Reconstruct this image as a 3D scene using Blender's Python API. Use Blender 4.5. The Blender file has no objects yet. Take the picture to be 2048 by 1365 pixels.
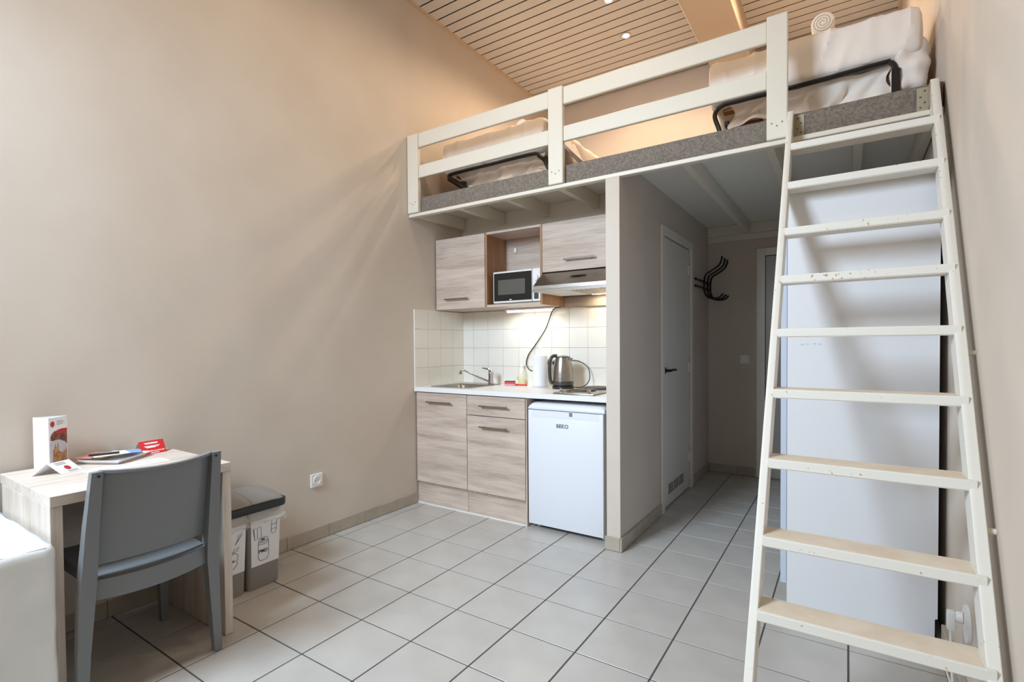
import bpy, bmesh, math, random
from mathutils import Vector, Matrix, noise
random.seed(7)
S = bpy.context.scene
COL = S.collection
PI = math.pi

# ------------------------------------------------------------------ camera
R_ = Vector((0.83122, 0.55590, -0.00752)); F_ = Vector((-0.55600, 0.83100, -0.01886))
F_.normalize(); R_ = (R_ - F_ * R_.dot(F_)).normalized(); U_ = R_.cross(F_)
cam_d = bpy.data.cameras.new('camera'); cam = bpy.data.objects.new('camera', cam_d); COL.objects.link(cam)
cam.matrix_world = Matrix(((R_.x, U_.x, -F_.x, 2.799), (R_.y, U_.y, -F_.y, 0.0), (R_.z, U_.z, -F_.z, 1.23085), (0, 0, 0, 1)))
cam_d.sensor_width = 36; cam_d.lens = 36 * 1022.826 / 2048
cam_d.shift_x = (1024 - 1010.878) / 2048; cam_d.shift_y = (708.576 - 682.5) / 2048
cam_d.clip_start = 0.02
S.camera = cam

# ------------------------------------------------------------------ world, daylight, exposure
w = bpy.data.worlds.new('world'); S.world = w; w.use_nodes = True
w.node_tree.nodes['Background'].inputs[0].default_value = (0.75, 0.85, 1.0, 1)
w.node_tree.nodes['Background'].inputs[1].default_value = 0.6
def area_light(name, loc, rot, sx, sy, power, col, spread=PI):
    d = bpy.data.lights.new(name, 'AREA'); d.shape = 'RECTANGLE'; d.size = sx; d.size_y = sy
    d.energy = power; d.color = col; d.spread = spread
    o = bpy.data.objects.new(name, d); COL.objects.link(o); o.location = loc; o.rotation_euler = rot
    return o
# sky light entering by the tall window in the wall behind the camera
area_light('window_daylight', (0.55, -0.94, 2.72), (math.radians(56), 0, math.radians(-20)), 1.0, 1.3, 124, (0.68, 0.84, 1.0), math.radians(116))
S.view_settings.view_transform = 'Standard'; S.view_settings.look = 'None'
S.view_settings.gamma = 1.0; S.view_settings.use_curve_mapping = False
S.view_settings.exposure = -0.30
S.cycles.use_denoising = True
S.cycles.max_bounces = 12; S.cycles.diffuse_bounces = 9; S.cycles.sample_clamp_indirect = 6
S.cycles.caustics_reflective = False; S.cycles.caustics_refractive = False

# ------------------------------------------------------------------ materials
MATS = {}
def srgb(r, g, b):
    f = lambda c: (c / 255 / 12.92) if c / 255 <= 0.04045 else ((c / 255 + 0.055) / 1.055) ** 2.4
    return (f(r), f(g), f(b), 1)
def base(name):
    m = bpy.data.materials.new(name); m.use_nodes = True; MATS[name] = m
    nt = m.node_tree; return m, nt, nt.nodes['Principled BSDF']
def N(nt, t, **k):
    n = nt.nodes.new(t)
    for a, v in k.items():
        if a in n.inputs: n.inputs[a].default_value = v
        else: setattr(n, a, v)
    return n
def mapped(nt, scale, coord='Object'):
    tc = N(nt, 'ShaderNodeTexCoord'); mp = N(nt, 'ShaderNodeMapping'); mp.inputs['Scale'].default_value = scale
    nt.links.new(tc.outputs[coord], mp.inputs[0]); return mp.outputs[0]
def ramp(nt, fac, stops):
    r = N(nt, 'ShaderNodeValToRGB'); e = r.color_ramp.elements
    while len(e) < len(stops): e.new(0.5)
    for q, (p, c) in zip(e, stops): q.position = p; q.color = c
    nt.links.new(fac, r.inputs[0]); return r.outputs[0]
def bump(nt, b, h, strength=0.1, dist=0.002):
    bp = N(nt, 'ShaderNodeBump'); bp.inputs['Strength'].default_value = strength; bp.inputs['Distance'].default_value = dist
    nt.links.new(h, bp.inputs['Height']); nt.links.new(bp.outputs[0], b.inputs['Normal'])
def plain(name, col, rough=0.5, metal=0.0, spec=0.5, coat=0.0):
    m, nt, b = base(name); b.inputs['Base Color'].default_value = col; b.inputs['Roughness'].default_value = rough
    b.inputs['Metallic'].default_value = metal; b.inputs['Specular IOR Level'].default_value = spec
    b.inputs['Coat Weight'].default_value = coat
    return m
def mottled(name, c1, c2, scale=6, rough=0.6, bscale=None, bstr=0.1, bdist=0.002, stretch=(1, 1, 1), spec=0.5, detail=3, lo=0.35, hi=0.65):
    m, nt, b = base(name); v = mapped(nt, stretch)
    n = N(nt, 'ShaderNodeTexNoise', Scale=scale, Detail=detail); nt.links.new(v, n.inputs['Vector'])
    nt.links.new(ramp(nt, n.outputs[0], [(lo, c1), (hi, c2)]), b.inputs['Base Color'])
    b.inputs['Roughness'].default_value = rough; b.inputs['Specular IOR Level'].default_value = spec
    if bscale:
        n2 = N(nt, 'ShaderNodeTexNoise', Scale=bscale, Detail=4); nt.links.new(v, n2.inputs['Vector'])
        bump(nt, b, n2.outputs[0], bstr, bdist)
    return m
def wood(name, axis, c1, c2, c3, rough=0.5):
    """sawn-oak laminate, grain running along axis 0/1/2"""
    m, nt, b = base(name); sc = [9.0, 9.0, 9.0]; sc[axis] = 0.8
    tc = N(nt, 'ShaderNodeTexCoord'); ge = N(nt, 'ShaderNodeNewGeometry')
    mp = N(nt, 'ShaderNodeMapping'); mp.inputs['Scale'].default_value = sc
    nt.links.new(tc.outputs['Object'], mp.inputs[0])
    n = N(nt, 'ShaderNodeTexNoise', Scale=1.6, Detail=4, Distortion=1.2); nt.links.new(mp.outputs[0], n.inputs['Vector'])
    mp2 = N(nt, 'ShaderNodeMapping'); s2 = [90.0, 90.0, 90.0]; s2[axis] = 5.0; mp2.inputs['Scale'].default_value = s2
    nt.links.new(tc.outputs['Object'], mp2.inputs[0])
    n2 = N(nt, 'ShaderNodeTexNoise', Scale=1.5, Detail=3); nt.links.new(mp2.outputs[0], n2.inputs['Vector'])
    mx = N(nt, 'ShaderNodeMix'); mx.data_type = 'FLOAT'; mx.inputs[0].default_value = 0.38
    nt.links.new(n.outputs[0], mx.inputs[2]); nt.links.new(n2.outputs[0], mx.inputs[3])
    nt.links.new(ramp(nt, mx.outputs[0], [(0.34, c1), (0.5, c2), (0.66, c3)]), b.inputs['Base Color'])
    b.inputs['Roughness'].default_value = rough; b.inputs['Specular IOR Level'].default_value = 0.3
    bump(nt, b, n2.outputs[0], 0.08, 0.001)
    return m
def worn(name, col, chip, scale=55, thr=0.72, rough=0.45):
    m, nt, b = base(name); v = mapped(nt, (1, 1, 1))
    n = N(nt, 'ShaderNodeTexNoise', Scale=scale, Detail=5); nt.links.new(v, n.inputs['Vector'])
    n2 = N(nt, 'ShaderNodeTexNoise', Scale=4, Detail=2); nt.links.new(v, n2.inputs['Vector'])
    ad = N(nt, 'ShaderNodeMath', operation='ADD'); ml = N(nt, 'ShaderNodeMath', operation='MULTIPLY'); ml.inputs[1].default_value = 0.35
    nt.links.new(n2.outputs[0], ml.inputs[0]); nt.links.new(n.outputs[0], ad.inputs[0]); nt.links.new(ml.outputs[0], ad.inputs[1])
    nt.links.new(ramp(nt, ad.outputs[0], [(thr + 0.14, col), (thr + 0.18, chip)]), b.inputs['Base Color'])
    b.inputs['Roughness'].default_value = rough
    bump(nt, b, n.outputs[0], 0.04, 0.002)
    return m
def emit(name, col, strength):
    m, nt, b = base(name); b.inputs['Base Color'].default_value = (0.9, 0.9, 0.9, 1)
    b.inputs['Emission Color'].default_value = col; b.inputs['Emission Strength'].default_value = strength
    return m

mottled('wall_paint', srgb(205, 193, 180), srgb(210, 199, 187), scale=2.2, rough=0.75, bscale=90, bstr=0.08, bdist=0.002, spec=0.25)
mottled('ceiling_slat', srgb(208, 203, 197), srgb(214, 209, 203), scale=3, rough=0.55)
plain('slat_gap', srgb(34, 28, 24), 0.95)
plain('ceiling_trim', srgb(205, 180, 150), 0.5)
mottled('beam_paint', srgb(198, 180, 160), srgb(203, 186, 167), scale=3, rough=0.7)
mottled('floor_tile', srgb(182, 178, 172), srgb(190, 186, 180), scale=5, rough=0.28, bscale=30, bstr=0.03)
plain('grout', srgb(82, 78, 74), 0.9)
mottled('baseboard_tile', srgb(172, 161, 145), srgb(182, 172, 157), scale=9, rough=0.35)
plain('baseboard_grout', srgb(128, 118, 104), 0.9)
plain('wall_tile', srgb(230, 227, 219), 0.12, spec=0.6)
plain('tile_grout', srgb(226, 223, 216), 0.8)
plain('oak_edge', srgb(186, 160, 130), 0.5)
plain('white_paint', srgb(236, 234, 226), 0.5)
plain('door_paint', srgb(226, 221, 209), 0.4)
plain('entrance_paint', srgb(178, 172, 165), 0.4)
worn('cream_paint', srgb(222, 215, 200), srgb(200, 175, 140), 60, 0.80)
worn('ladder_paint', srgb(226, 222, 212), srgb(168, 138, 104), 75, 0.715)
mottled('tread_top', srgb(214, 196, 174), srgb(222, 206, 186), scale=14, rough=0.6)
mottled('carpet', srgb(112, 104, 96), srgb(138, 129, 119), scale=90, rough=0.95, bscale=260, bstr=0.3, bdist=0.003, spec=0.1, detail=4)
g1, g2, g3 = srgb(170, 151, 138), srgb(195, 177, 163), srgb(209, 193, 179)
wood('oak_x', 0, g1, g2, g3); wood('oak_y', 1, g1, g2, g3); wood('oak_z', 2, g1, g2, g3)
d1, d2, d3 = srgb(188, 172, 157), srgb(208, 196, 184), srgb(219, 209, 199)
wood('desk_y', 1, d1, d2, d3); wood('desk_z', 2, d1, d2, d3)
wood('oak_warm', 2, srgb(140, 105, 76), srgb(165, 128, 96), srgb(180, 142, 110))
plain('worktop', srgb(232, 232, 230), 0.3)
plain('gap_black', srgb(22, 21, 20), 0.8)
mottled('steel', srgb(150, 144, 136), srgb(176, 170, 162), scale=4, rough=0.28, stretch=(2, 60, 60)); MATS['steel'].node_tree.nodes['Principled BSDF'].inputs['Metallic'].default_value = 1.0
plain('chrome', srgb(205, 205, 205), 0.1, metal=1.0)
plain('nickel', srgb(160, 152, 140), 0.32, metal=1.0)
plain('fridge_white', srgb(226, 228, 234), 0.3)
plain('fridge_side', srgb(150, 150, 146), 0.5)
plain('logo_grey', srgb(120, 124, 134), 0.4)
plain('white_plastic', srgb(232, 230, 228), 0.35)
plain('black_glass', srgb(30, 31, 29), 0.12)
plain('oven_window', srgb(92, 89, 84), 0.2)
plain('black_plastic', srgb(32, 33, 32), 0.35)
plain('dark_grey_plastic', srgb(62, 62, 58), 0.3)
plain('cast_iron', srgb(88, 82, 76), 0.55)
plain('red', srgb(205, 32, 36), 0.5)
plain('paper', srgb(236, 236, 240), 0.7)
plain('paper_grey', srgb(160, 164, 172), 0.7)
plain('paper_lilac', srgb(196, 198, 226), 0.7)
plain('print_red', srgb(190, 40, 50), 0.6)
mottled('print_city', srgb(60, 44, 48), srgb(150, 84, 52), scale=60, rough=0.6)
plain('print_sky', srgb(190, 188, 196), 0.6)
mottled('print_stone', srgb(140, 96, 62), srgb(190, 146, 102), scale=80, rough=0.6)
plain('print_blue', srgb(140, 165, 205), 0.6)
plain('print_yellow', srgb(222, 196, 110), 0.6)
plain('print_pink', srgb(214, 150, 140), 0.6)
plain('ink', srgb(62, 62, 66), 0.7)
plain('ink_green', srgb(60, 110, 62), 0.7)
plain('ink_blue', srgb(84, 98, 124), 0.7)
plain('chair_plastic', srgb(119, 123, 126), 0.3)
plain('bin_grey', srgb(140, 136, 130), 0.45)
plain('lid_grey', srgb(136, 131, 125), 0.35)
plain('lid_black', srgb(34, 38, 38), 0.3)
mottled('leather', srgb(226, 229, 228), srgb(233, 235, 234), scale=8, rough=0.42, bscale=160, bstr=0.25, bdist=0.003)
mottled('sheet', srgb(232, 222, 214), srgb(238, 230, 222), scale=3, rough=0.85, spec=0.2)
plain('black_metal', srgb(20, 18, 17), 0.35)
plain('slat_wood', srgb(150, 105, 60), 0.6)
plain('towel', srgb(238, 226, 208), 0.95)
plain('towel_fold', srgb(186, 164, 138), 0.95)
plain('panel_white', srgb(220, 220, 222), 0.4)
plain('panel_edge', srgb(190, 198, 212), 0.45)
plain('dark_wood', srgb(70, 44, 28), 0.7)
plain('galvanised', srgb(170, 160, 138), 0.5, metal=0.3)
plain('green_scrub', srgb(50, 92, 62), 0.9)
plain('pink_sponge', srgb(232, 84, 96), 0.9)
plain('yellow_soap', srgb(228, 216, 120), 0.2)
plain('screw', srgb(120, 112, 100), 0.5, metal=0.6)
emit('spot_glow', (1.0, 0.86, 0.66, 1), 60)
emit('tube_glow', (1.0, 0.95, 0.86, 1), 5)
emit('hood_glow', (1.0, 0.85, 0.60, 1), 10)
def clear_film(name, col, fac):
    m, nt, b = base(name); b.inputs['Base Color'].default_value = col; b.inputs['Roughness'].default_value = 0.25
    t = N(nt, 'ShaderNodeBsdfTransparent'); mx = N(nt, 'ShaderNodeMixShader'); mx.inputs[0].default_value = fac
    nt.links.new(t.outputs[0], mx.inputs[1]); nt.links.new(b.outputs[0], mx.inputs[2])
    nt.links.new(mx.outputs[0], nt.nodes['Material Output'].inputs[0])
clear_film('liner_film', srgb(228, 225, 220), 0.42)
clear_film('clear_plastic', srgb(240, 240, 235), 0.35)
clear_film('window_glass', srgb(235, 240, 242), 0.08)

# ------------------------------------------------------------------ mesh helpers
def box(bm, x0, x1, y0, y1, z0, z1, bev=0.0, seg=1):
    t = bmesh.new()
    bmesh.ops.create_cube(t, size=1)
    for v in t.verts:
        v.co = Vector((x0 + (v.co.x + .5) * (x1 - x0), y0 + (v.co.y + .5) * (y1 - y0), z0 + (v.co.z + .5) * (z1 - z0)))
    if bev: bmesh.ops.bevel(t, geom=t.edges[:], offset=bev, segments=seg, profile=0.5, affect='EDGES')
    merge(bm, t)
def merge(bm, t, mat=None):
    m = bpy.data.meshes.new('tmp'); t.to_mesh(m); t.free()
    if mat: m.transform(mat)
    bm.from_mesh(m); bpy.data.meshes.remove(m)
def B(*a, **k):
    bm = bmesh.new(); box(bm, *a, **k); return bm
def tube(bm, pts, r, n=10, caps=True):
    pts = [Vector(p) for p in pts]; rs = r if isinstance(r, (list, tuple)) else [r] * len(pts)
    T = []
    for i in range(len(pts)):
        a = pts[max(i - 1, 0)]; b = pts[min(i + 1, len(pts) - 1)]; T.append((b - a).normalized())
    up = Vector((0, 0, 1)) if abs(T[0].z) < 0.9 else Vector((1, 0, 0))
    nrm = (up - T[0] * up.dot(T[0])).normalized(); rings = []
    for i, p in enumerate(pts):
        nrm = (nrm - T[i] * nrm.dot(T[i])).normalized(); bn = T[i].cross(nrm)
        rings.append([bm.verts.new(p + (nrm * math.cos(2 * PI * k / n) + bn * math.sin(2 * PI * k / n)) * rs[i]) for k in range(n)])
    for a, b in zip(rings, rings[1:]):
        for k in range(n): bm.faces.new((a[k], a[(k + 1) % n], b[(k + 1) % n], b[k]))
    if caps: bm.faces.new(rings[0][::-1]); bm.faces.new(rings[-1])
def spline(P, per=8):
    P = [Vector(p) for p in P]; out = []
    Q = [P[0] * 2 - P[1]] + P + [P[-1] * 2 - P[-2]]
    for i in range(1, len(Q) - 2):
        for k in range(per):
            t = k / per; a, b, c, d = Q[i - 1], Q[i], Q[i + 1], Q[i + 2]
            out.append(0.5 * ((2 * b) + (c - a) * t + (2 * a - 5 * b + 4 * c - d) * t * t + (3 * b - a - 3 * c + d) * t ** 3))
    out.append(P[-1]); return out
def lathe(bm, prof, c, n=28, axis='z'):
    rings = []
    for r, h in prof:
        ring = []
        for k in range(n):
            a = 2 * PI * k / n; p = (r * math.cos(a), r * math.sin(a), h)
            if axis == 'y': p = (p[0], h, p[1])
            if axis == 'x': p = (h, p[0], p[1])
            ring.append(bm.verts.new(Vector(c) + Vector(p)))
        rings.append(ring)
    for a, b in zip(rings, rings[1:]):
        for k in range(n): bm.faces.new((a[k], a[(k + 1) % n], b[(k + 1) % n], b[k]))
    bm.faces.new(rings[0][::-1]); bm.faces.new(rings[-1])
def prism(bm, poly, axis, a0, a1):
    """poly in the two other axes (x,y,z order) extruded along axis"""
    def P(u, v, a): return {0: (a, u, v), 1: (u, a, v), 2: (u, v, a)}[axis]
    A = [bm.verts.new(P(u, v, a0)) for u, v in poly]; Bv = [bm.verts.new(P(u, v, a1)) for u, v in poly]
    n = len(poly); bm.faces.new(A); bm.faces.new(Bv[::-1])
    for k in range(n): bm.faces.new((A[k], Bv[k], Bv[(k + 1) % n], A[(k + 1) % n]))
def loft(bm, sections, caps=True):
    """sections: list of equal-length closed rings of points"""
    R = [[bm.verts.new(p) for p in s] for s in sections]; n = len(R[0])
    for a, b in zip(R, R[1:]):
        for k in range(n): bm.faces.new((a[k], a[(k + 1) % n], b[(k + 1) % n], b[k]))
    if caps: bm.faces.new(R[0][::-1]); bm.faces.new(R[-1])
def sheet_surf(bm, fn, nu, nv, thick=0.0):
    g = [[bm.verts.new(fn(i / nu, j / nv)) for j in range(nv + 1)] for i in range(nu + 1)]
    fs = [bm.faces.new((g[i][j], g[i + 1][j], g[i + 1][j + 1], g[i][j + 1])) for i in range(nu) for j in range(nv)]
    if thick:
        bmesh.ops.recalc_face_normals(bm, faces=fs)
        bmesh.ops.solidify(bm, geom=fs, thickness=thick)
def cushion(bm, x0, x1, y0, y1, z0, z1, r, nx=24, ny=24, nz=8, amp=0.0, fr=6.0, fold=0.0):
    """rounded, slightly lumpy box"""
    t = bmesh.new(); lo = Vector((x0, y0, z0)); hi = Vector((x1, y1, z1)); seen = {}
    def V(i, j, k):
        if (i, j, k) not in seen:
            p = Vector((x0 + (x1 - x0) * i / nx, y0 + (y1 - y0) * j / ny, z0 + (z1 - z0) * k / nz))
            c = Vector([min(max(p[a], lo[a] + r), hi[a] - r) for a in range(3)]); d = p - c
            if d.length > 1e-9: p = c + d.normalized() * r
            if amp:
                q = noise.noise(p * fr) * amp; nn = d.normalized() if d.length > 1e-9 else Vector((0, 0, 1))
                p = p + nn * q + nn * (.012 if amp > .01 else 0) * (1 - min(1, abs(noise.noise(Vector((p.x * 9, p.y * 5, p.z * 3 + 4)))) * 2.2)) ** 3
            if fold:
                p = p + (d.normalized() if d.length > 1e-9 else Vector()) * fold * math.sin(p.x * 70 + 3 * noise.noise(p * 5)) * 0.5
            seen[(i, j, k)] = t.verts.new(p)
        return seen[(i, j, k)]
    for i in range(nx):
        for j in range(ny):
            t.faces.new((V(i, j, 0), V(i, j + 1, 0), V(i + 1, j + 1, 0), V(i + 1, j, 0)))
            t.faces.new((V(i, j, nz), V(i + 1, j, nz), V(i + 1, j + 1, nz), V(i, j + 1, nz)))
    for i in range(nx):
        for k in range(nz):
            t.faces.new((V(i, 0, k), V(i + 1, 0, k), V(i + 1, 0, k + 1), V(i, 0, k + 1)))
            t.faces.new((V(i, ny, k), V(i, ny, k + 1), V(i + 1, ny, k + 1), V(i + 1, ny, k)))
    for j in range(ny):
        for k in range(nz):
            t.faces.new((V(0, j, k), V(0, j, k + 1), V(0, j + 1, k + 1), V(0, j + 1, k)))
            t.faces.new((V(nx, j, k), V(nx, j + 1, k), V(nx, j + 1, k + 1), V(nx, j, k + 1)))
    merge(bm, t)
def ribbon(bm, pts, width, closed=False):
    """flat line of given width; pts are (point, plane normal) in 3-D"""
    P = [Vector(p) for p, _ in pts]; n = len(P); rows = []
    for i in range(n):
        a = P[(i - 1) % n] if (closed or i) else P[i]; b = P[(i + 1) % n] if (closed or i < n - 1) else P[i]
        t = (b - a).normalized(); s = t.cross(Vector(pts[i][1])).normalized() * width / 2
        rows.append((bm.verts.new(P[i] + s), bm.verts.new(P[i] - s)))
    for i in range(n if closed else n - 1):
        a = rows[i]; b = rows[(i + 1) % n]; bm.faces.new((a[0], b[0], b[1], a[1]))
def finish(me, ang=35):
    bm = bmesh.new(); bm.from_mesh(me)
    bmesh.ops.recalc_face_normals(bm, faces=bm.faces[:])
    lim = math.radians(ang)
    for f in bm.faces: f.smooth = True
    for e in bm.edges:
        e.smooth = not (len(e.link_faces) == 2 and e.calc_face_angle(0) > lim)
    bm.to_mesh(me); bm.free()
def obj(name, bm, mat, parent=None, loc=None, fin=True):
    """one mesh object; bm is in world coordinates, origin goes to loc (or the parent's origin)"""
    me = bpy.data.meshes.new(name)
    o0 = parent.matrix_world.translation.copy() if (parent and loc is None) else Vector(loc or (0, 0, 0))
    if parent and loc is not None: pass
    for v in bm.verts: v.co -= o0
    bm.to_mesh(me); bm.free()
    if fin: finish(me)
    me.materials.append(MATS[mat])
    o = bpy.data.objects.new(name, me); COL.objects.link(o)
    if parent:
        o.parent = parent
        o.location = o0 - parent_world(parent)
    else: o.location = o0
    return o
def parent_world(o):
    p = Vector(o.location)
    while o.parent: o = o.parent; p += Vector(o.location)
    return p
def part(name, bm, mat, parent, label=None, kind=None):
    o0 = parent_world(parent)
    me = bpy.data.meshes.new(name)
    for v in bm.verts: v.co -= o0
    bm.to_mesh(me); bm.free(); finish(me); me.materials.append(MATS[mat])
    o = bpy.data.objects.new(name, me); COL.objects.link(o); o.parent = parent
    if label: o['label'] = label
    if kind: o['kind'] = kind
    return o
def share(o, name, loc, parent):
    c = bpy.data.objects.new(name, o.data); COL.objects.link(c); c.parent = parent; c.location = loc
    return c
def thing(name, label, cat, loc, group=None):
    o = bpy.data.objects.new(name, None); COL.objects.link(o); o.location = loc
    o.empty_display_size = 0.05
    o['label'] = label; o['category'] = cat
    if group: o['group'] = group
    return o
def solo(name, bm, mat, label, cat, loc, group=None):
    me = bpy.data.meshes.new(name)
    for v in bm.verts: v.co -= Vector(loc)
    bm.to_mesh(me); bm.free(); finish(me); me.materials.append(MATS[mat])
    o = bpy.data.objects.new(name, me); COL.objects.link(o); o.location = loc
    o['label'] = label; o['category'] = cat
    if group: o['group'] = group
    return o
def struct(name, bm, mat, label=None):
    me = bpy.data.meshes.new(name); bm.to_mesh(me); bm.free(); finish(me); me.materials.append(MATS[mat])
    o = bpy.data.objects.new(name, me); COL.objects.link(o); o['kind'] = 'structure'
    if label: o['label'] = label
    return o
def text_bm(s, size, origin, u, v, font_w=0.0, spacing=1.0):
    """flat lettering mesh: origin is the lower-left corner, u right, v up"""
    c = bpy.data.curves.new('lettering', 'FONT'); c.body = s; c.size = size; c.offset = font_w; c.space_character = spacing
    c.resolution_u = 3
    o = bpy.data.objects.new('lettering', c); COL.objects.link(o)
    bpy.context.view_layer.update()
    me = bpy.data.meshes.new_from_object(o.evaluated_get(bpy.context.evaluated_depsgraph_get()))
    bpy.data.objects.remove(o); bpy.data.curves.remove(c)
    u = Vector(u).normalized(); v = Vector(v).normalized(); n = u.cross(v)
    M = Matrix(((u.x, v.x, n.x, origin[0]), (u.y, v.y, n.y, origin[1]), (u.z, v.z, n.z, origin[2]), (0, 0, 0, 1)))
    me.transform(M); bm = bmesh.new(); bm.from_mesh(me); bpy.data.meshes.remove(me); return bm
def poly_bm(pts):
    bm = bmesh.new(); bm.faces.new([bm.verts.new(p) for p in pts]); return bm

# ------------------------------------------------------------------ key dimensions (metres)
XR, YB, YF, ZC = 3.14, 5.15, -0.95, 3.865        # right wall, back wall, rear wall, ceiling
T = 0.3025; GX, GY = 0.0844, 3.0376              # floor tile module and grid origin
YK = 3.52                                        # kitchen back wall
PX0, PX1, PY = 1.605, 1.69, 2.862                # partition between kitchen and hall
ZD = 2.317                                       # underside of the loft deck

# ------------------------------------------------------------------ floor
floor = struct('floor', B(-0.1, XR + .1, YF - .1, YB + .1, -0.06, -0.003), 'grout', 'beige square floor tiles with dark grout')
xs = [0.0] + [GX + T * k for k in range(0, 11)] + [XR]
ys = sorted([GY - T * k for k in range(-7, 14)] + [YF, YB]); ys = [y for y in ys if YF <= y <= YB]
g = 0.0032; cache = {}
for i in range(len(xs) - 1):
    for j in range(len(ys) - 1):
        x0, x1, y0, y1 = xs[i], xs[i + 1], ys[j], ys[j + 1]
        if x1 < PX0 + .05 and y0 > 3.1: continue
        if x1 - x0 < 2.5 * g or y1 - y0 < 2.5 * g: continue
        key = (round(x1 - x0, 3), round(y1 - y0, 3))
        a, b = (x1 - x0) / 2 - g, (y1 - y0) / 2 - g
        if key not in cache:
            cache[key] = part('floor_tile', B(-a, a, -b, b, -0.008, 0, bev=0.0012), 'floor_tile', floor); t = cache[key]
        else: t = share(cache[key], 'floor_tile', (0, 0, 0), floor)
        t.location = ((x0 + x1) / 2, (y0 + y1) / 2, random.uniform(-.0004, 0))

# ------------------------------------------------------------------ walls
wl = struct('wall_left', B(-0.12, 0, YF - .12, YB, 0, ZC + .1), 'wall_paint', 'tall beige painted wall on the left')
wr = struct('wall_right', B(XR, XR + .12, YF - .12, YB, 0, ZC + .1), 'wall_paint', 'beige painted wall behind the ladder')
struct('wall_back', B(-0.12, XR + .12, YB, YB + .12, 0, ZC + .1), 'wall_paint', 'back wall of hall and loft')
wk = struct('wall_kitchen', B(0, PX0, YK, YK + .08, 0, ZD), 'white_paint', 'wall behind the kitchenette')
# rear wall with the window that lets the daylight in (behind the camera)
WX0, WX1, WZ0, WZ1 = 0.02, 1.08, 2.04, 3.40
bm = bmesh.new()
box(bm, -0.12, WX0, YF - .12, YF, 0, ZC + .1); box(bm, WX1, XR + .12, YF - .12, YF, 0, ZC + .1)
box(bm, WX0, WX1, YF - .12, YF, 0, WZ0); box(bm, WX0, WX1, YF - .12, YF, WZ1, ZC + .1)
struct('wall_rear', bm, 'wall_paint', 'wall with a tall window behind the viewer')
win = struct('window_1', B(WX0, WX1, YF - .075, YF - .069, WZ0, WZ1), 'window_glass')
for a in ((WX0, WX0 + .05, WZ0, WZ1), (WX1 - .05, WX1, WZ0, WZ1), (WX0, WX1, WZ0, WZ0 + .05), (WX0, WX1, WZ1 - .05, WZ1), (.525, .575, WZ0, WZ1)):
    part('window_frame', B(a[0], a[1], YF - .1, YF - .045, a[2], a[3]), 'white_paint', win)
# partition with the bathroom door opening
DY0, DY1, DZ = 3.70, 4.46, 2.015
bm = bmesh.new()
box(bm, PX0, PX1, PY, 2.911, 0, 2.2055); box(bm, PX0, PX1, 2.911, DY0, 0, ZD); box(bm, PX0, PX1, DY1, YB, 0, ZD); box(bm, PX0, PX1, DY0, DY1, DZ, ZD)
struct('wall_hall', bm, 'wall_paint', 'grey-beige partition between kitchenette and hall')

def baseboard(name, segs, axis, label):
    """segs: list of ranges; axis 1 = runs along y on plane x0..x1"""
    root = None
    for (x0, x1, y0, y1) in segs:
        if root is None: root = struct(name, B(x0, x1, y0, y1, 0.0, 0.004), 'baseboard_grout', label)
        part('skirting_tile', B(x0, x1, y0, y1, 0.002, 0.081, bev=0.0015), 'baseboard_tile', root)
    return root
js = [0.9028 + 0.2985 * k for k in range(-6, 8)]; js = [YF] + [y for y in js if YF + .02 < y < 2.9] + [2.93]
baseboard('baseboard_left', [(0.0005, .012, a + .001, b - .001) for a, b in zip(js, js[1:])], 1, 'tiled skirting along the left wall')
js = [PY - .012, 3.105, 3.4, 3.636]
baseboard('baseboard_hall', [(PX1 + .0005, PX1 + .012, a + .001, b - .001) for a, b in zip(js, js[1:])] + [(PX1 + .0005, PX1 + .012, 4.53, 4.82), (PX1 + .0005, PX1 + .012, 4.823, 5.135)] + [(PX0 - .008, PX1 - .001, PY - .012, PY - .0005)], 1, 'tiled skirting around the hall partition')
baseboard('baseboard_back', [(PX1 + .014, 1.955, YB - .012, YB - .0005), (1.957, 2.09, YB - .012, YB - .0005)], 0, 'tiled skirting at the end of the hall')
js = [YF] + [0.35 * k for k in range(-2, 8)] + [2.69]
baseboard('baseboard_right', [(XR - .02, XR - .0005, a + .001, b - .001) for a, b in zip(js, js[1:])], 1, 'tiled skirting along the right wall')

# ------------------------------------------------------------------ ceiling: dark backing, separate slats, beam
ceil = struct('ceiling', B(-0.12, XR + .12, YF - .12, YB + .12, ZC + .035, ZC + .1), 'slat_gap', 'ceiling of narrow beige slats')
BX0, BX1 = 1.79, 2.104
p = 0.1011; y = 2.897 - 38 * p; sl = {}
while y < YB - .02:
    for k, (x0, x1) in enumerate(((.018, BX0), (BX1, XR - .018))):
        y1 = min(y + p - .012, YB - .012)
        key = (k, round(y1 - y, 3))
        if y1 - y > .03:
            if key not in sl: sl[key] = part('ceiling_slat', B(x0, x1, 0, y1 - y, 0, .004, bev=.001), 'ceiling_slat', ceil); o = sl[key]
            else: o = share(sl[key], 'ceiling_slat', (0, 0, 0), ceil)
            o.location = (0, y, ZC)
    y += p
struct('beam_1', B(BX0, BX1, YF, YB, 3.645, ZC + .034, bev=.004), 'beam_paint', 'wide painted beam across the slatted ceiling')
for i, a in enumerate(((0.0, .02, YF, YB), (XR - .02, XR, YF, YB), (BX0 - .012, BX0 - .0005, YF, YB))):
    struct('trim_%d' % (i + 1), B(a[0], a[1], a[2], a[3], ZC - .012, ZC + .003, bev=.002), 'ceiling_trim')

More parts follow.
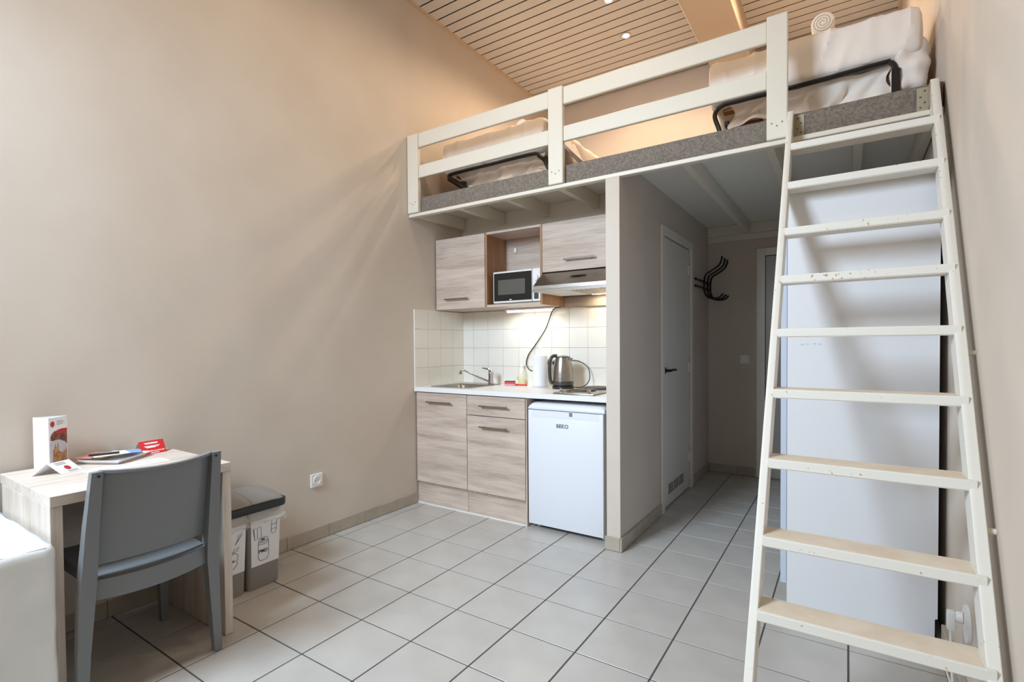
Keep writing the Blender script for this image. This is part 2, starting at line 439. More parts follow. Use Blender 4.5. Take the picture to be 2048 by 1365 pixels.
# ------------------------------------------------------------------ recessed ceiling spots (lamp light lives here)
def spot(x, y, label, power=11):
    t = thing('ceiling_spot', label, 'ceiling light', (x, y, ZC - .012), 'recessed ceiling spots')
    bm = bmesh.new(); lathe(bm, [(.030, -.002), (.042, -.004), (.044, .003), (.030, .003)], (x, y, ZC - .002)); part('ring', bm, 'chrome', t)
    bm = bmesh.new(); lathe(bm, [(.001, -.003), (.026, -.003), (.026, .002), (.001, .002)], (x, y, ZC - .003)); part('bulb', bm, 'spot_glow', t)
    d = bpy.data.lights.new('spot_lamp', 'SPOT'); d.energy = power * 4; d.color = (1.0, 0.76, 0.52); d.spot_size = math.radians(166); d.spot_blend = 0.4; d.shadow_soft_size = 0.04
    l = bpy.data.objects.new('spot_lamp', d); COL.objects.link(l); l.location = (0, 0, -.012); l.parent = t
spot(1.214, 4.258, 'lit recessed ceiling spot between the slats above the loft beds', 16)
spot(1.268, 3.743, 'recessed ceiling spot cut by the top edge of the picture', 11)
spot(1.25, 2.2, 'recessed ceiling spot over the middle of the room', 7)
spot(1.25, 0.9, 'recessed ceiling spot over the desk side of the room', 8)
spot(2.5, 4.1, 'recessed ceiling spot beyond the beam above the right bed', 8)

# ------------------------------------------------------------------ wall tiles of the kitchenette
def tiles(root, along, fixed, us, zs, sgn):
    c = {}
    for a, b in zip(us, us[1:]):
        for z0, z1 in zip(zs, zs[1:]):
            k = (round(b - a, 3), round(z1 - z0, 3)); gg = .0009
            w2, h2 = (b - a) / 2 - gg, (z1 - z0) / 2 - gg
            if k not in c:
                bm = B(-w2, w2, 0, -.006, -h2, h2, bev=.001) if along == 0 else B(0, .006, -w2, w2, -h2, h2, bev=.001)
                o = c[k] = part('wall_tile', bm, 'wall_tile', root)
            else: o = share(c[k], 'wall_tile', (0, 0, 0), root)
            m = (a + b) / 2; zz = (z0 + z1) / 2
            o.location = (m, fixed, zz) if along == 0 else (fixed, m, zz)
zs = [.906, 1.052, 1.204, 1.356, 1.508]
us = [0.008] + [.123 + .1525 * k for k in range(10)] + [PX0 - .001]
part('tile_bed', B(.001, PX0, YK - .004, YK - .0005, .9, 1.509), 'tile_grout', wk)
tiles(wk, 0, YK - .0035, us, zs, -1)
part('tile_bed', B(.0003, .003, 2.905, YK - .004, .9, 1.509), 'tile_grout', wl)
tiles(wl, 1, .0025, [2.906, 3.06, 3.213, 3.366, YK - .01], zs, 1)

# ------------------------------------------------------------------ kitchenette: base units
def bar_handle(parent, x0, x1, y, z):
    bm = bmesh.new(); tube(bm, [(x0, y, z), (x1, y, z)], .006, 12)
    for x in (x0 + .03, x1 - .03): tube(bm, [(x, y, z), (x, y + .03, z)], .004, 8)
    part('handle', bm, 'nickel', parent)
FY = 2.918
def carcass(t, x0, x1, m='oak_z'):
    bm = bmesh.new()
    box(bm, x0, x0 + .016, FY + .02, YK - .006, .155, .872); box(bm, x1 - .016, x1, FY + .02, YK - .006, .155, .872)
    box(bm, x0 + .016, x1 - .016, FY + .02, YK - .006, .155, .171); box(bm, x0 + .016, x1 - .016, YK - .016, YK - .006, .171, .872)
    box(bm, x0 + .016, x1 - .016, FY + .02, FY + .1, .855, .872)
    part('carcass', bm, m, t)
    part('plinth', B(x0 + .001, x1 - .001, 2.93, 2.946, .004, .153), 'oak_x', t)
c1 = thing('base_cabinet', 'grey oak base cabinet with one tall door under the sink', 'cabinet', (.255, 3.2, 0))
carcass(c1, .008, .5045)
d = part('door', B(.010, .503, FY, FY + .018, .173, .866, bev=.001), 'oak_x', c1); bar_handle(d, .136, .376, FY - .030, .798)
c2 = thing('base_cabinet', 'grey oak base cabinet with drawer over door, left of the fridge', 'cabinet', (.755, 3.2, 0))
carcass(c2, .505, 1.010)
d = part('drawer', B(.507, 1.0, FY, FY + .018, .725, .866, bev=.001), 'oak_x', c2); bar_handle(d, .636, .876, FY - .030, .797)
d = part('door', B(.507, 1.0, FY, FY + .018, .173, .720, bev=.001), 'oak_x', c2); bar_handle(d, .636, .872, FY - .030, .648)
part('side_panel', B(1.0035, 1.0125, FY + .004, YK - .006, .0, .872), 'oak_z', c2)
part('sealant', B(.01, .505, 2.924, 2.93, .0, .009), 'white_plastic', c1, 'white sealant bead along the floor'); part('sealant', B(.5055, 1.012, 2.924, 2.93, .0, .009), 'white_plastic', c2, 'white sealant bead along the floor')

# worktop with cut-out for the sink
SX0, SX1, SY0, SY1 = .085, .475, 2.985, 3.425
bm = bmesh.new(); W0, W1, V0, V1 = .004, PX0 - .003, 2.90, YK - .0105
z0, z1 = .873, .906
box(bm, W0, SX0 + .02, V0, V1, z0, z1); box(bm, SX1 - .02, W1, V0, V1, z0, z1)
box(bm, SX0 + .02, SX1 - .02, V0, SY0 + .02, z0, z1); box(bm, SX0 + .02, SX1 - .02, SY1 - .02, V1, z0, z1)
wt = solo('worktop', bm, 'worktop', 'white laminate worktop running over cabinets and fridge', 'worktop', (.8, 3.2, .873))
# sink
t = thing('kitchen_sink', 'stainless steel inset sink at the left end of the worktop', 'sink', (.28, 3.2, .76))
bm = bmesh.new()
def rr(x0, x1, y0, y1, z, r, n=6):
    out = []
    for cx, cy, a0 in ((x1 - r, y1 - r, 0), (x0 + r, y1 - r, 90), (x0 + r, y0 + r, 180), (x1 - r, y0 + r, 270)):
        for k in range(n + 1):
            a = math.radians(a0 + 90 * k / n); out.append((cx + r * math.cos(a), cy + r * math.sin(a), z))
    return out
i1 = (.12, .44, 3.02, 3.33)
loft(bm, [rr(SX0, SX1, SY0, SY1, .9065, .03), rr(SX0, SX1, SY0, SY1, .910, .03), rr(SX0 + .012, SX1 - .012, SY0 + .012, SY1 - .012, .909, .028),
          rr(*i1, .907, .05), rr(i1[0] + .008, i1[1] - .008, i1[2] + .008, i1[3] - .008, .895, .05),
          rr(i1[0] + .02, i1[1] - .02, i1[2] + .02, i1[3] - .02, .78, .05), rr(.23, .33, 3.13, 3.22, .765, .03)], caps=False)
bm.faces.new(bm.verts[-28:])
part('bowl', bm, 'steel', t)
bm = bmesh.new(); lathe(bm, [(.001, .0), (.034, .0), (.036, .004), (.03, .006), (.001, .003)], (.28, 3.175, .766)); part('drain', bm, 'chrome', t)
t = thing('kitchen_tap', 'chrome single-lever tap at the back of the sink', 'tap', (.39, 3.385, .909))
bm = bmesh.new(); lathe(bm, [(.027, 0), (.027, .008), (.021, .012), (.020, .075), (.022, .08), (.022, .105), (.014, .115)], (.39, 3.385, .9092)); part('body', bm, 'chrome', t)
bm = bmesh.new(); tube(bm, spline([(.385, 3.38, .928), (.30, 3.345, .965), (.19, 3.30, 1.018), (.165, 3.29, 1.022), (.155, 3.286, 1.005)], 6), .0078, 12); s_ = part('spout', bm, 'chrome', t)
bm = bmesh.new(); lathe(bm, [(.012, 0), (.012, .018), (.010, .019)], (.155, 3.286, .988)); part('aerator', bm, 'nickel', s_)
bm = bmesh.new(); tube(bm, [(.39, 3.385, 1.02), (.365, 3.36, 1.035), (.33, 3.345, 1.04)], [.008, .007, .005], 10); part('lever', bm, 'chrome', t)

# hob
t = thing('electric_hob', 'steel two-plate electric hob at the right end of the worktop', 'hob', (1.345, 3.2, .9065))
part('plate_top', B(1.205, 1.49, 2.935, 3.44, .9065, .916, bev=.003, seg=2), 'steel', t)
for (x, y, r) in ((1.335, 3.13, .074), (1.345, 3.335, .092)):
    bm = bmesh.new(); lathe(bm, [(r + .006, 0), (r + .006, .003), (r, .004), (r, .011), (r - .006, .0125), (.02, .0125), (.016, .0105), (.001, .0105)], (x, y, .9165), 36); part('hot_plate', bm, 'cast_iron', t)
for x in (1.243, 1.437):
    bm = bmesh.new(); lathe(bm, [(.019, 0), (.019, .004), (.014, .006), (.013, .02), (.001, .021)], (x, 2.985, .9165)); part('knob', bm, 'chrome', t)
bm = bmesh.new(); lathe(bm, [(.005, 0), (.005, .003), (.001, .004)], (1.315, 2.975, .9165), 12); part('pilot_light', bm, 'red', t)

# fridge
t = thing('fridge', 'small white under-counter fridge between cabinet and partition', 'fridge', (1.3, 3.2, 0))
FX0, FX1 = 1.024, 1.572
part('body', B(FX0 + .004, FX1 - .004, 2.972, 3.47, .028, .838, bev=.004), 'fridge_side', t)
dr = part('door', B(FX0, FX1 - .012, 2.92, 2.968, .032, .795, bev=.004, seg=2), 'fridge_white', t)
part('grip_band', B(FX0 + .03, FX1 - .04, 2.9185, 2.9205, .752, .795), 'fridge_white', dr)
part('grip_notch', B(1.33, 1.352, 2.917, 2.919, .768, .792), 'logo_grey', dr)
bm = bmesh.new()
pr = [(2.92, .800), (2.917, .812), (2.923, .828), (2.94, .840), (2.97, .845), (3.4, .845), (3.4, .800)]
secs = []
for x, sc in ((FX0, .3), (FX0 + .008, .7), (FX0 + .022, .92), (FX0 + .04, 1), (FX1 - .03, 1), (FX1 - .014, .92), (FX1 - .004, .7), (FX1, .3)):
    secs.append([(x, yy, .800 + (zz - .800) * sc) for yy, zz in pr])
loft(bm, secs); part('top_lid', bm, 'fridge_white', t)
part('brand_lettering', text_bm('BEKO', .034, (1.236, 2.9185, .690), (1, 0, 0), (0, 0, 1), .0012, 1.02), 'logo_grey', t)
for x in (FX0 + .04, FX1 - .035):
    bm = bmesh.new(); lathe(bm, [(.014, 0), (.014, .012), (.007, .014), (.007, .03)], (x, 2.99, 0.0), 14); part('foot', bm, 'white_plastic', t)

# ------------------------------------------------------------------ kitchenette: wall units
UY, UZ0, UZ1 = 3.16, 1.514, 2.08
t = thing('wall_cabinet', 'grey oak wall cabinet with one door left of the open shelf', 'cabinet', (.255, 3.34, UZ0))
bm = bmesh.new(); e = .016
def shell(bm, x0, x1, y0, y1, z0, z1, e=.016):
    box(bm, x0, x0 + e, y0, y1, z0, z1); box(bm, x1 - e, x1, y0, y1, z0, z1)
    box(bm, x0 + e, x1 - e, y0, y1, z0, z0 + e); box(bm, x0 + e, x1 - e, y0, y1, z1 - e, z1)
    box(bm, x0 + e, x1 - e, y1 - .006, y1, z0 + e, z1 - e)
shell(bm, .008, .503, UY + .02, YK - .012, UZ0, UZ1); part('carcass', bm, 'oak_x', t)
d = part('door', B(.010, .500, UY, UY + .018, UZ0 + .001, UZ1 - .001, bev=.001), 'oak_x', t); bar_handle(d, .118, .352, UY - .028, 1.592)
t = thing('open_shelf_unit', 'open oak shelf unit holding the microwave', 'shelf', (.755, 3.34, UZ0))
part('side_panel', B(.505, .521, UY, YK - .012, UZ0, UZ1), 'oak_warm', t); part('side_panel', B(.986, 1.002, UY, YK - .012, UZ0, UZ1), 'oak_warm', t)
bm = bmesh.new()
box(bm, .521, .986, UY, YK - .012, UZ1 - .016, UZ1); part('top_board', bm, 'oak_x', t)
part('bottom_board', B(.521, .986, UY, YK - .012, UZ0, UZ0 + .018), 'oak_x', t)
part('back_board', B(.521, .986, YK - .09, YK - .08, UZ0 + .018, UZ1 - .016), 'oak_x', t)
part('hanger', B(.60, .625, YK - .105, YK - .09, 1.955, 1.995, bev=.003), 'white_plastic', t, 'white plastic hanging bracket')
t = thing('wall_cabinet', 'grey oak flap cabinet above the cooker hood', 'cabinet', (1.3, 3.34, 1.735))
bm = bmesh.new(); shell(bm, 1.004, PX0 - .003, UY + .02, YK - .012, 1.735, UZ1); part('carcass', bm, 'oak_x', t)
d = part('door', B(1.004, PX0 - .005, UY, UY + .018, 1.736, UZ1 - .001, bev=.001), 'oak_x', t); bar_handle(d, 1.184, 1.412, UY - .028, 1.808)
# hood
t = thing('cooker_hood', 'stainless slanted cooker hood above the hob', 'cooker hood', (1.3, 3.3, 1.588))
bm = bmesh.new(); prism(bm, [(3.03, 1.594), (3.03, 1.628), (3.045, 1.64), (UY + .006, 1.733), (3.45, 1.733), (3.45, 1.594)], 0, 1.004, PX0 - .004); part('canopy', bm, 'steel', t)
part('front_lip', B(1.004, PX0 - .004, 3.024, 3.034, 1.584, 1.604, bev=.002), 'chrome', t)
bm = bmesh.new()
part('filter', B(1.02, PX0 - .02, 3.05, 3.40, 1.586, 1.593), 'white_plastic', t)
for k in range(9):
    part('filter_rib', B(1.28 + .033 * k, 1.29 + .033 * k, 3.06, 3.36, 1.583, 1.586), 'steel', t)
nv = Vector((0, -.095, .119)).normalized()
bm = bmesh.new(); ring = []
for k in range(24):
    a = 2 * PI * k / 24; q = Vector((1.31 + .062 * math.cos(a), 0, 0)); sl_ = .010 * math.sin(a)
    yy = 3.10 + sl_ * .78; zz = 1.64 + (yy - 3.045) * (.093 / .121) + .002
    ring.append((q.x, yy - .002, zz + .001))
bm.faces.new([bm.verts.new(p_) for p_ in ring]); bmesh.ops.solidify(bm, geom=bm.faces[:], thickness=.002); part('grip', bm, 'black_plastic', t)
part('lamp_lens', B(1.27, 1.55, 3.405, 3.44, 1.586, 1.592), 'hood_glow', t)
L = area_light('hood_lamp', (1.4, 3.42, 1.58), (0, 0, 0), .25, .03, 1.5, (1.0, .80, .52)); 
solo('wood_filler_strip', B(1.004, PX0 - .004, YK - .025, YK - .0105, 1.51, 1.585), 'oak_x', 'thin oak strip on the wall under the cooker hood', 'board', (1.3, YK - .02, 1.51))
# under-cabinet light
t = thing('under_cabinet_light', 'slim lit strip light under the open shelf unit', 'strip light', (.75, 3.42, 1.49))
part('housing', B(.54, .96, 3.37, 3.42, 1.497, 1.5135, bev=.003), 'white_plastic', t)
bm = bmesh.new(); tube(bm, [(.55, 3.395, 1.490), (.95, 3.395, 1.490)], .0085, 12); part('tube', bm, 'tube_glow', t)
area_light('strip_lamp', (.75, 3.395, 1.478), (math.radians(0), 0, 0), .4, .03, 1.6, (1.0, .94, .84))
# microwave
t = thing('microwave', 'small white microwave with dark door inside the open shelf', 'microwave', (.77, 3.3, UZ0 + .018))
mx0, mx1, mz0, mz1 = .572, .984, 1.538, 1.775
part('body', B(mx0 + .004, mx1 - .002, UY + .03, 3.42, mz0, mz1, bev=.004), 'white_plastic', t)
d = part('door', B(mx0, .914, UY + .006, UY + .03, mz0, mz1, bev=.008, seg=3), 'white_plastic', t)
part('glass', B(mx0 + .011, .911, UY + .0035, UY + .006, mz0 + .016, mz1 - .014), 'black_glass', d)
part('viewing_window', B(mx0 + .05, .858, UY + .002, UY + .0035, mz0 + .062, mz1 - .065), 'oven_window', d)
bm = poly_bm([(.720, UY + .002, 1.561), (.728, UY + .002, 1.566), (.748, UY + .002, 1.561), (.728, UY + .002, 1.557)]); part('emblem', bm, 'paper', d)
part('control_panel', B(.917, mx1, UY + .006, UY + .03, mz0, mz1, bev=.004), 'white_plastic', t)
bm = bmesh.new(); lathe(bm, [(.021, 0), (.020, -.014), (.001, -.015)], (.950, UY + .006, 1.705), 20, 'y'); part('dial', bm, 'white_plastic', t)
part('push_button', B(.932, .968, UY + .002, UY + .006, 1.555, 1.615, bev=.002), 'dark_grey_plastic', t)
for x in (.60, .95):
    bm = bmesh.new(); lathe(bm, [(.012, 0), (.012, .0065)], (x, UY + .06, 1.532), 12); part('foot', bm, 'black_plastic', t)
bm = bmesh.new(); tube(bm, spline([(.985, 3.47, 1.512), (.93, 3.485, 1.508), (.895, 3.49, 1.47), (.84, 3.495, 1.35), (.745, 3.497, 1.225), (.68, 3.498, 1.145), (.66, 3.498, 1.07), (.70, 3.496, 1.022), (.78, 3.49, 1.03), (.84, 3.485, 1.082)], 8), .0042, 8); part('power_cord', bm, 'black_plastic', t)

# things on the worktop
ZT = .9065
t = thing('electric_kettle', 'brushed steel electric kettle with black handle beside the hob', 'kettle', (1.075, 3.33, ZT))
kx, ky = 1.075, 3.33
bm = bmesh.new(); lathe(bm, [(.078, 0), (.080, .006), (.078, .018), (.066, .022)], (kx, ky, ZT + .0005)); part('power_base', bm, 'black_plastic', t)
bm = bmesh.new(); lathe(bm, [(.070, .0), (.0765, .004), (.0765, .03), (.0755, .034)], (kx, ky, ZT + .022)); part('lower_band', bm, 'dark_grey_plastic', t)
bm = bmesh.new(); lathe(bm, [(.0755, .0), (.073, .06), (.066, .12), (.057, .158), (.054, .168)], (kx, ky, ZT + .056)); part('jug', bm, 'steel', t)
bm = bmesh.new(); lathe(bm, [(.054, 0), (.053, .006), (.03, .014), (.001, .016)], (kx, ky, ZT + .224)); part('lid', bm, 'dark_grey_plastic', t)
bm = bmesh.new()
hd = Vector((-.75, -.66, 0)).normalized()
hp = [(.045, .236), (.068, .238), (.088, .222), (.098, .18), (.100, .12), (.094, .06), (.078, .036)]
tube(bm, spline([(kx + hd.x * a, ky + hd.y * a, ZT + b) for a, b in hp], 6), .0125, 12); part('handle', bm, 'dark_grey_plastic', t)
bm = bmesh.new(); prism(bm, [(kx + .040, ZT + .188), (kx + .078, ZT + .222), (kx + .045, ZT + .224)], 1, ky - .014, ky + .014); part('spout', bm, 'steel', t)
bm = bmesh.new(); tube(bm, spline([(1.15, 3.36, ZT + .008), (1.20, 3.40, ZT + .012), (1.228, 3.45, ZT + .06), (1.20, 3.485, ZT + .15), (1.10, 3.49, ZT + .20), (.96, 3.488, 1.09), (.915, 3.48, 1.087)], 8), .0035, 8); part('power_cord', bm, 'black_plastic', t)

t = thing('paper_towel_holder', 'white wire holder carrying the kitchen roll', 'paper holder', (.86, 3.37, ZT))
bm = bmesh.new(); lathe(bm, [(.062, 0), (.062, .004), (.056, .007), (.001, .007)], (.86, 3.37, ZT + .0005)); part('base', bm, 'white_plastic', t)
bm = bmesh.new(); tube(bm, spline([(.852, 3.37, ZT + .008), (.852, 3.37, ZT + .15), (.852, 3.37, ZT + .28), (.860, 3.37, ZT + .298), (.868, 3.37, ZT + .28), (.868, 3.37, ZT + .15), (.868, 3.37, ZT + .008)], 6), .0022, 8); part('wire_loop', bm, 'white_plastic', t)
bm = bmesh.new(); pr = [(.019, 0), (.056, 0), (.057, .004), (.057, .224), (.056, .228), (.019, .228), (.019, 0.001)]
lathe(bm, pr[:-1], (.86, 3.37, ZT + .009), 32)
solo('kitchen_roll', bm, 'paper', 'roll of white paper towel standing on its wire holder', 'paper roll', (.86, 3.37, ZT + .009))
t = thing('dish_soap_bottle', 'clear washing-up liquid bottle with a little yellow soap left', 'bottle', (.635, 3.465, ZT))
bm = bmesh.new(); lathe(bm, [(.026, 0), (.029, .006), (.029, .09), (.024, .115), (.012, .135), (.010, .142)], (.635, 3.465, ZT + .0005)); part('bottle_body', bm, 'clear_plastic', t)
bm = bmesh.new(); lathe(bm, [(.025, .002), (.027, .006), (.027, .045), (.001, .045)], (.635, 3.465, ZT + .001)); part('soap', bm, 'yellow_soap', t)
bm = bmesh.new(); lathe(bm, [(.012, .0), (.012, .016), (.006, .019), (.005, .03)], (.635, 3.465, ZT + .1435)); part('cap', bm, 'white_plastic', t)
part('label_sticker', B(.61, .622, 3.4365, 3.4385, ZT + .04, ZT + .07), 'print_yellow', t)
bm = bmesh.new(); lathe(bm, [(.001, .002), (.05, .002), (.062, .008), (.064, .012), (.05, .006), (.001, .005)], (.59, 3.39, ZT - .0015))
solo('soap_dish', bm, 'white_plastic', 'small white dish with the washing-up sponge on it', 'dish', (.59, 3.39, ZT))
t = thing('sponge', 'pink sponge with green scouring top lying in the white dish', 'sponge', (.575, 3.385, ZT + .006))
bm = B(-.04, .04, -.025, .025, 0, .02, bev=.003); bm.transform(Matrix.Translation((.575, 3.385, ZT + .0065)) @ Matrix.Rotation(.35, 4, 'Z')); part('foam', bm, 'pink_sponge', t)
bm = B(-.04, .04, -.025, .025, .0202, .028, bev=.002); bm.transform(Matrix.Translation((.575, 3.385, ZT + .0065)) @ Matrix.Rotation(.35, 4, 'Z')); part('scouring_pad', bm, 'green_scrub', t)
bm = bmesh.new(); tube(bm, spline([(.64, 3.36, ZT + .012), (.69, 3.37, ZT + .008), (.735, 3.385, ZT + .008)], 4), [.006] * 9, 8)
solo('dish_brush', bm, 'red', 'red and white dish brush lying beside the sponge', 'brush', (.69, 3.37, ZT))
# double socket on the splashback
t = thing('double_socket', 'white double wall socket with two black plugs above the worktop', 'socket', (.9, YK - .01, 1.085))
part('plate', B(.845, .95, YK - .02, YK - .0105, 1.045, 1.128, bev=.003), 'white_plastic', t)
for x in (.868, .922):
    bm = bmesh.new(); lathe(bm, [(.020, 0), (.019, -.012), (.011, -.02), (.010, -.034), (.001, -.036)], (x, YK - .0205, 1.086), 18, 'y'); part('plug', bm, 'black_plastic', t)

# ------------------------------------------------------------------ doors, hall fittings
door1 = struct('door_1', B(PX1 - .045, PX1 - .006, DY0 + .004, DY1 - .004, .012, DZ - .006), 'door_paint', 'white bathroom door in the hall')
for a in ((3.638, DY0, 0.002, 2.075), (DY1, 4.522, 0.002, 2.075)): part('door_frame', B(PX1 + .0005, PX1 + .016, a[0], a[1], a[2], a[3], bev=.003), 'door_paint', door1)
part('door_frame', B(PX1 + .0005, PX1 + .016, DY0, DY1, DZ, 2.075, bev=.003), 'door_paint', door1)
part('head_gap', B(PX1 - .05, PX1 - .01, DY0 + .004, DY1 - .004, DZ - .006, DZ - .0005), 'gap_black', door1)
for z in (1.84, 1.03, .27):
    bm = bmesh.new(); tube(bm, [(PX1 + .012, DY1 - .008, z - .04), (PX1 + .012, DY1 - .008, z + .04)], .009, 10); box(bm, PX1 - .004, PX1 + .006, DY1 - .05, DY1 - .008, z - .04, z + .04); part('hinge', bm, 'door_paint', door1)
vg = part('vent_grille', B(PX1 - .006, PX1 + .002, 3.80, 4.27, .095, .185, bev=.002), 'door_paint', door1)
for r_ in range(5):
    for k in range(3):
        part('vent_slot', B(PX1 + .002, PX1 + .0035, 3.825 + .145 * k, 3.955 + .145 * k, .104 + .0155 * r_, .111 + .0155 * r_), 'dark_wood', vg)
h = bmesh.new(); lathe(h, [(.024, 0), (.024, .006), (.012, .009), (.010, .04)], (PX1 - .005, 3.765, 1.03), 18, 'x'); tube(h, spline([(PX1 + .035, 3.765, 1.03), (PX1 + .042, 3.79, 1.032), (PX1 + .042, 3.84, 1.034), (PX1 + .040, 3.895, 1.03)], 5), .0095, 10); part('handle', h, 'black_metal', door1)
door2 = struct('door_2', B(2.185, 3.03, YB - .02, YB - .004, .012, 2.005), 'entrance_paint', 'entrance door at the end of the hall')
for a in ((2.112, 2.182, .002, 2.078), (3.033, 3.103, .002, 2.078)): part('door_frame', B(a[0], a[1], YB - .032, YB - .0005, a[2], a[3], bev=.003), 'door_paint', door2)
part('door_frame', B(2.182, 3.033, YB - .032, YB - .0005, 2.010, 2.078, bev=.003), 'door_paint', door2)
part('shadow_gap', B(2.182, 2.1865, YB - .021, YB - .003, .012, 2.010), 'gap_black', door2); part('shadow_gap', B(2.182, 3.033, YB - .021, YB - .003, 2.004, 2.010), 'gap_black', door2)
t = thing('light_switch', 'square beige light switch beside the entrance door', 'light switch', (2.012, YB, 1.078))
part('plate', B(1.972, 2.053, YB - .011, YB - .0005, 1.036, 1.118, bev=.003), 'white_plastic', t)
part('rocker', B(1.985, 2.04, YB - .015, YB - .011, 1.049, 1.105, bev=.003), 'white_plastic', t)
t = thing('coat_rack', 'black metal coat rack with curved hooks on the hall wall', 'coat rack', (PX1, 4.86, 1.75))
for z in (1.79, 1.73):
    bm = bmesh.new(); tube(bm, [(PX1 + .014, 4.60, z), (PX1 + .014, 5.125, z)], .009, 10)
    for y_ in (4.62, 5.10): tube(bm, [(PX1 + .0006, y_, z), (PX1 + .014, y_, z)], .006, 8)
    part('bar', bm, 'black_metal', t)
for y_ in (4.86, 4.99, 5.11):
    x = PX1 + .03
    bm = bmesh.new(); tube(bm, spline([(x + .16, y_, 1.668), (x + .125, y_, 1.637), (x + .08, y_, 1.632), (x + .03, y_, 1.645), (x, y_, 1.70), (x, y_, 1.80), (x + .015, y_, 1.85), (x + .07, y_, 1.885), (x + .125, y_, 1.925), (x + .145, y_, 1.97), (x + .148, y_, 2.0)], 6), .0085, 10); part('hook', bm, 'black_metal', t)

# ------------------------------------------------------------------ wardrobe in the hall
t = thing('wardrobe', 'tall white wardrobe standing behind the ladder', 'wardrobe', (2.84, 3.4, 0))
bm = bmesh.new(); prism(bm, [(2.567, .002), (3.101, .002), (3.101, .088), (3.110, .092), (3.110, 1.93), (2.567, 1.93)], 1, 2.70, 2.718); part('side_panel', bm, 'panel_white', t)
bm = bmesh.new(); box(bm, 2.567, 3.10, 4.18, 4.198, .002, 1.93); box(bm, 2.575, 3.10, 2.718, 4.18, 1.912, 1.93); box(bm, 2.575, 3.10, 2.718, 4.18, .08, .098); box(bm, 3.09, 3.10, 2.718, 4.18, .098, 1.912); box(bm, 2.575, 2.59, 2.718, 4.18, .002, .08); part('carcass', bm, 'panel_white', t)
for a, b in ((2.703, 3.447), (3.451, 4.195)):
    d = part('door', B(2.540, 2.5655, a, b, .10, 1.927, bev=.002), 'panel_edge', t)
    bm = bmesh.new(); yy = b - .05 if a < 3 else a + .05; tube(bm, [(2.515, yy, .98), (2.515, yy, 1.12)], .005, 8); tube(bm, [(2.515, yy, 1.0), (2.5398, yy, 1.0)], .004, 8); tube(bm, [(2.515, yy, 1.1), (2.5398, yy, 1.1)], .004, 8); part('handle', bm, 'nickel', d)
bm = bmesh.new()
for x, z in ((2.62, 1.22), (2.64, 1.222), (2.668, 1.223), (2.69, 1.221)): box(bm, x, x + .012, 2.6992, 2.7, z - .003, z + .003)
part('scuff_marks', bm, 'panel_edge', t)

# ------------------------------------------------------------------ loft: deck, joists, edge, railing
LY = 2.885
t = thing('loft_platform', 'sleeping loft platform of white boards on joists with carpeted edge', 'loft', (1.57, 4.0, 2.2))
part('deck', B(.002, XR - .002, LY + .022, YB - .002, ZD + .0005, 2.338), 'white_paint', t)
part('carpet', B(.003, XR - .003, LY + .004, YB - .003, 2.3385, 2.348, bev=.003), 'carpet', t)
part('carpet_edge', B(.003, XR - .003, LY, LY + .021, 2.231, 2.348, bev=.006, seg=2), 'carpet', t, 'grey felt carpet wrapped over the loft edge')
part('edge_trim', B(.002, XR - .003, LY - .022, LY + .024, 2.206, 2.230, bev=.003), 'cream_paint', t)
jx = [.003, .417, .825, 1.244, 2.022, 2.442, 2.82, XR - .045]
for x in jx:
    y1 = YK - .002 if x < 1.5 else YB - .05
    part('joist', B(x, x + .04, LY + .026, y1, 2.222, ZD - .001, bev=.002), 'cream_paint', t)
    part('edge_board', B(x + .041, x + .37, LY + .024, LY + .032, 2.232, ZD - .001), 'cream_paint', t) if x < .9 or x > 2 and x < 2.7 else None
part('ledger', B(PX1 + .002, XR - .003, YB - .045, YB - .002, 2.226, ZD - .001, bev=.002), 'cream_paint', t)
part('ledger', B(PX1 + .002, XR - .003, YB - .030, YB - .002, 2.170, 2.2255, bev=.002), 'cream_paint', t)

t = thing('loft_railing', 'cream painted wooden railing with two rails along the loft edge', 'railing', (1.28, 2.87, 2.23))
for x0, x1, zt in ((.004, .112, 2.822), (1.226, 1.329, 2.830), (2.460, 2.552, 2.838)):
    p_ = part('post', B(x0, x1, LY - .036, LY - .002, 2.232, zt, bev=.004), 'cream_paint', t)
    for (sx, sz) in ((.25, .05), (.75, .05), (.5, .035)):
        bm = bmesh.new(); lathe(bm, [(.004, 0), (.003, -.002)], (x0 + (x1 - x0) * sx, LY - .0362, 2.26 + sz), 8, 'y'); part('screw', bm, 'screw', p_)
for x0, x1 in ((.112, 1.226), (1.329, 2.460)):
    for z0, z1 in ((2.716, 2.822), (2.488, 2.581)):
        part('rail', B(x0 + .0005, x1 - .0005, LY - .028, LY - .004, z0, z1, bev=.004), 'cream_paint', t)

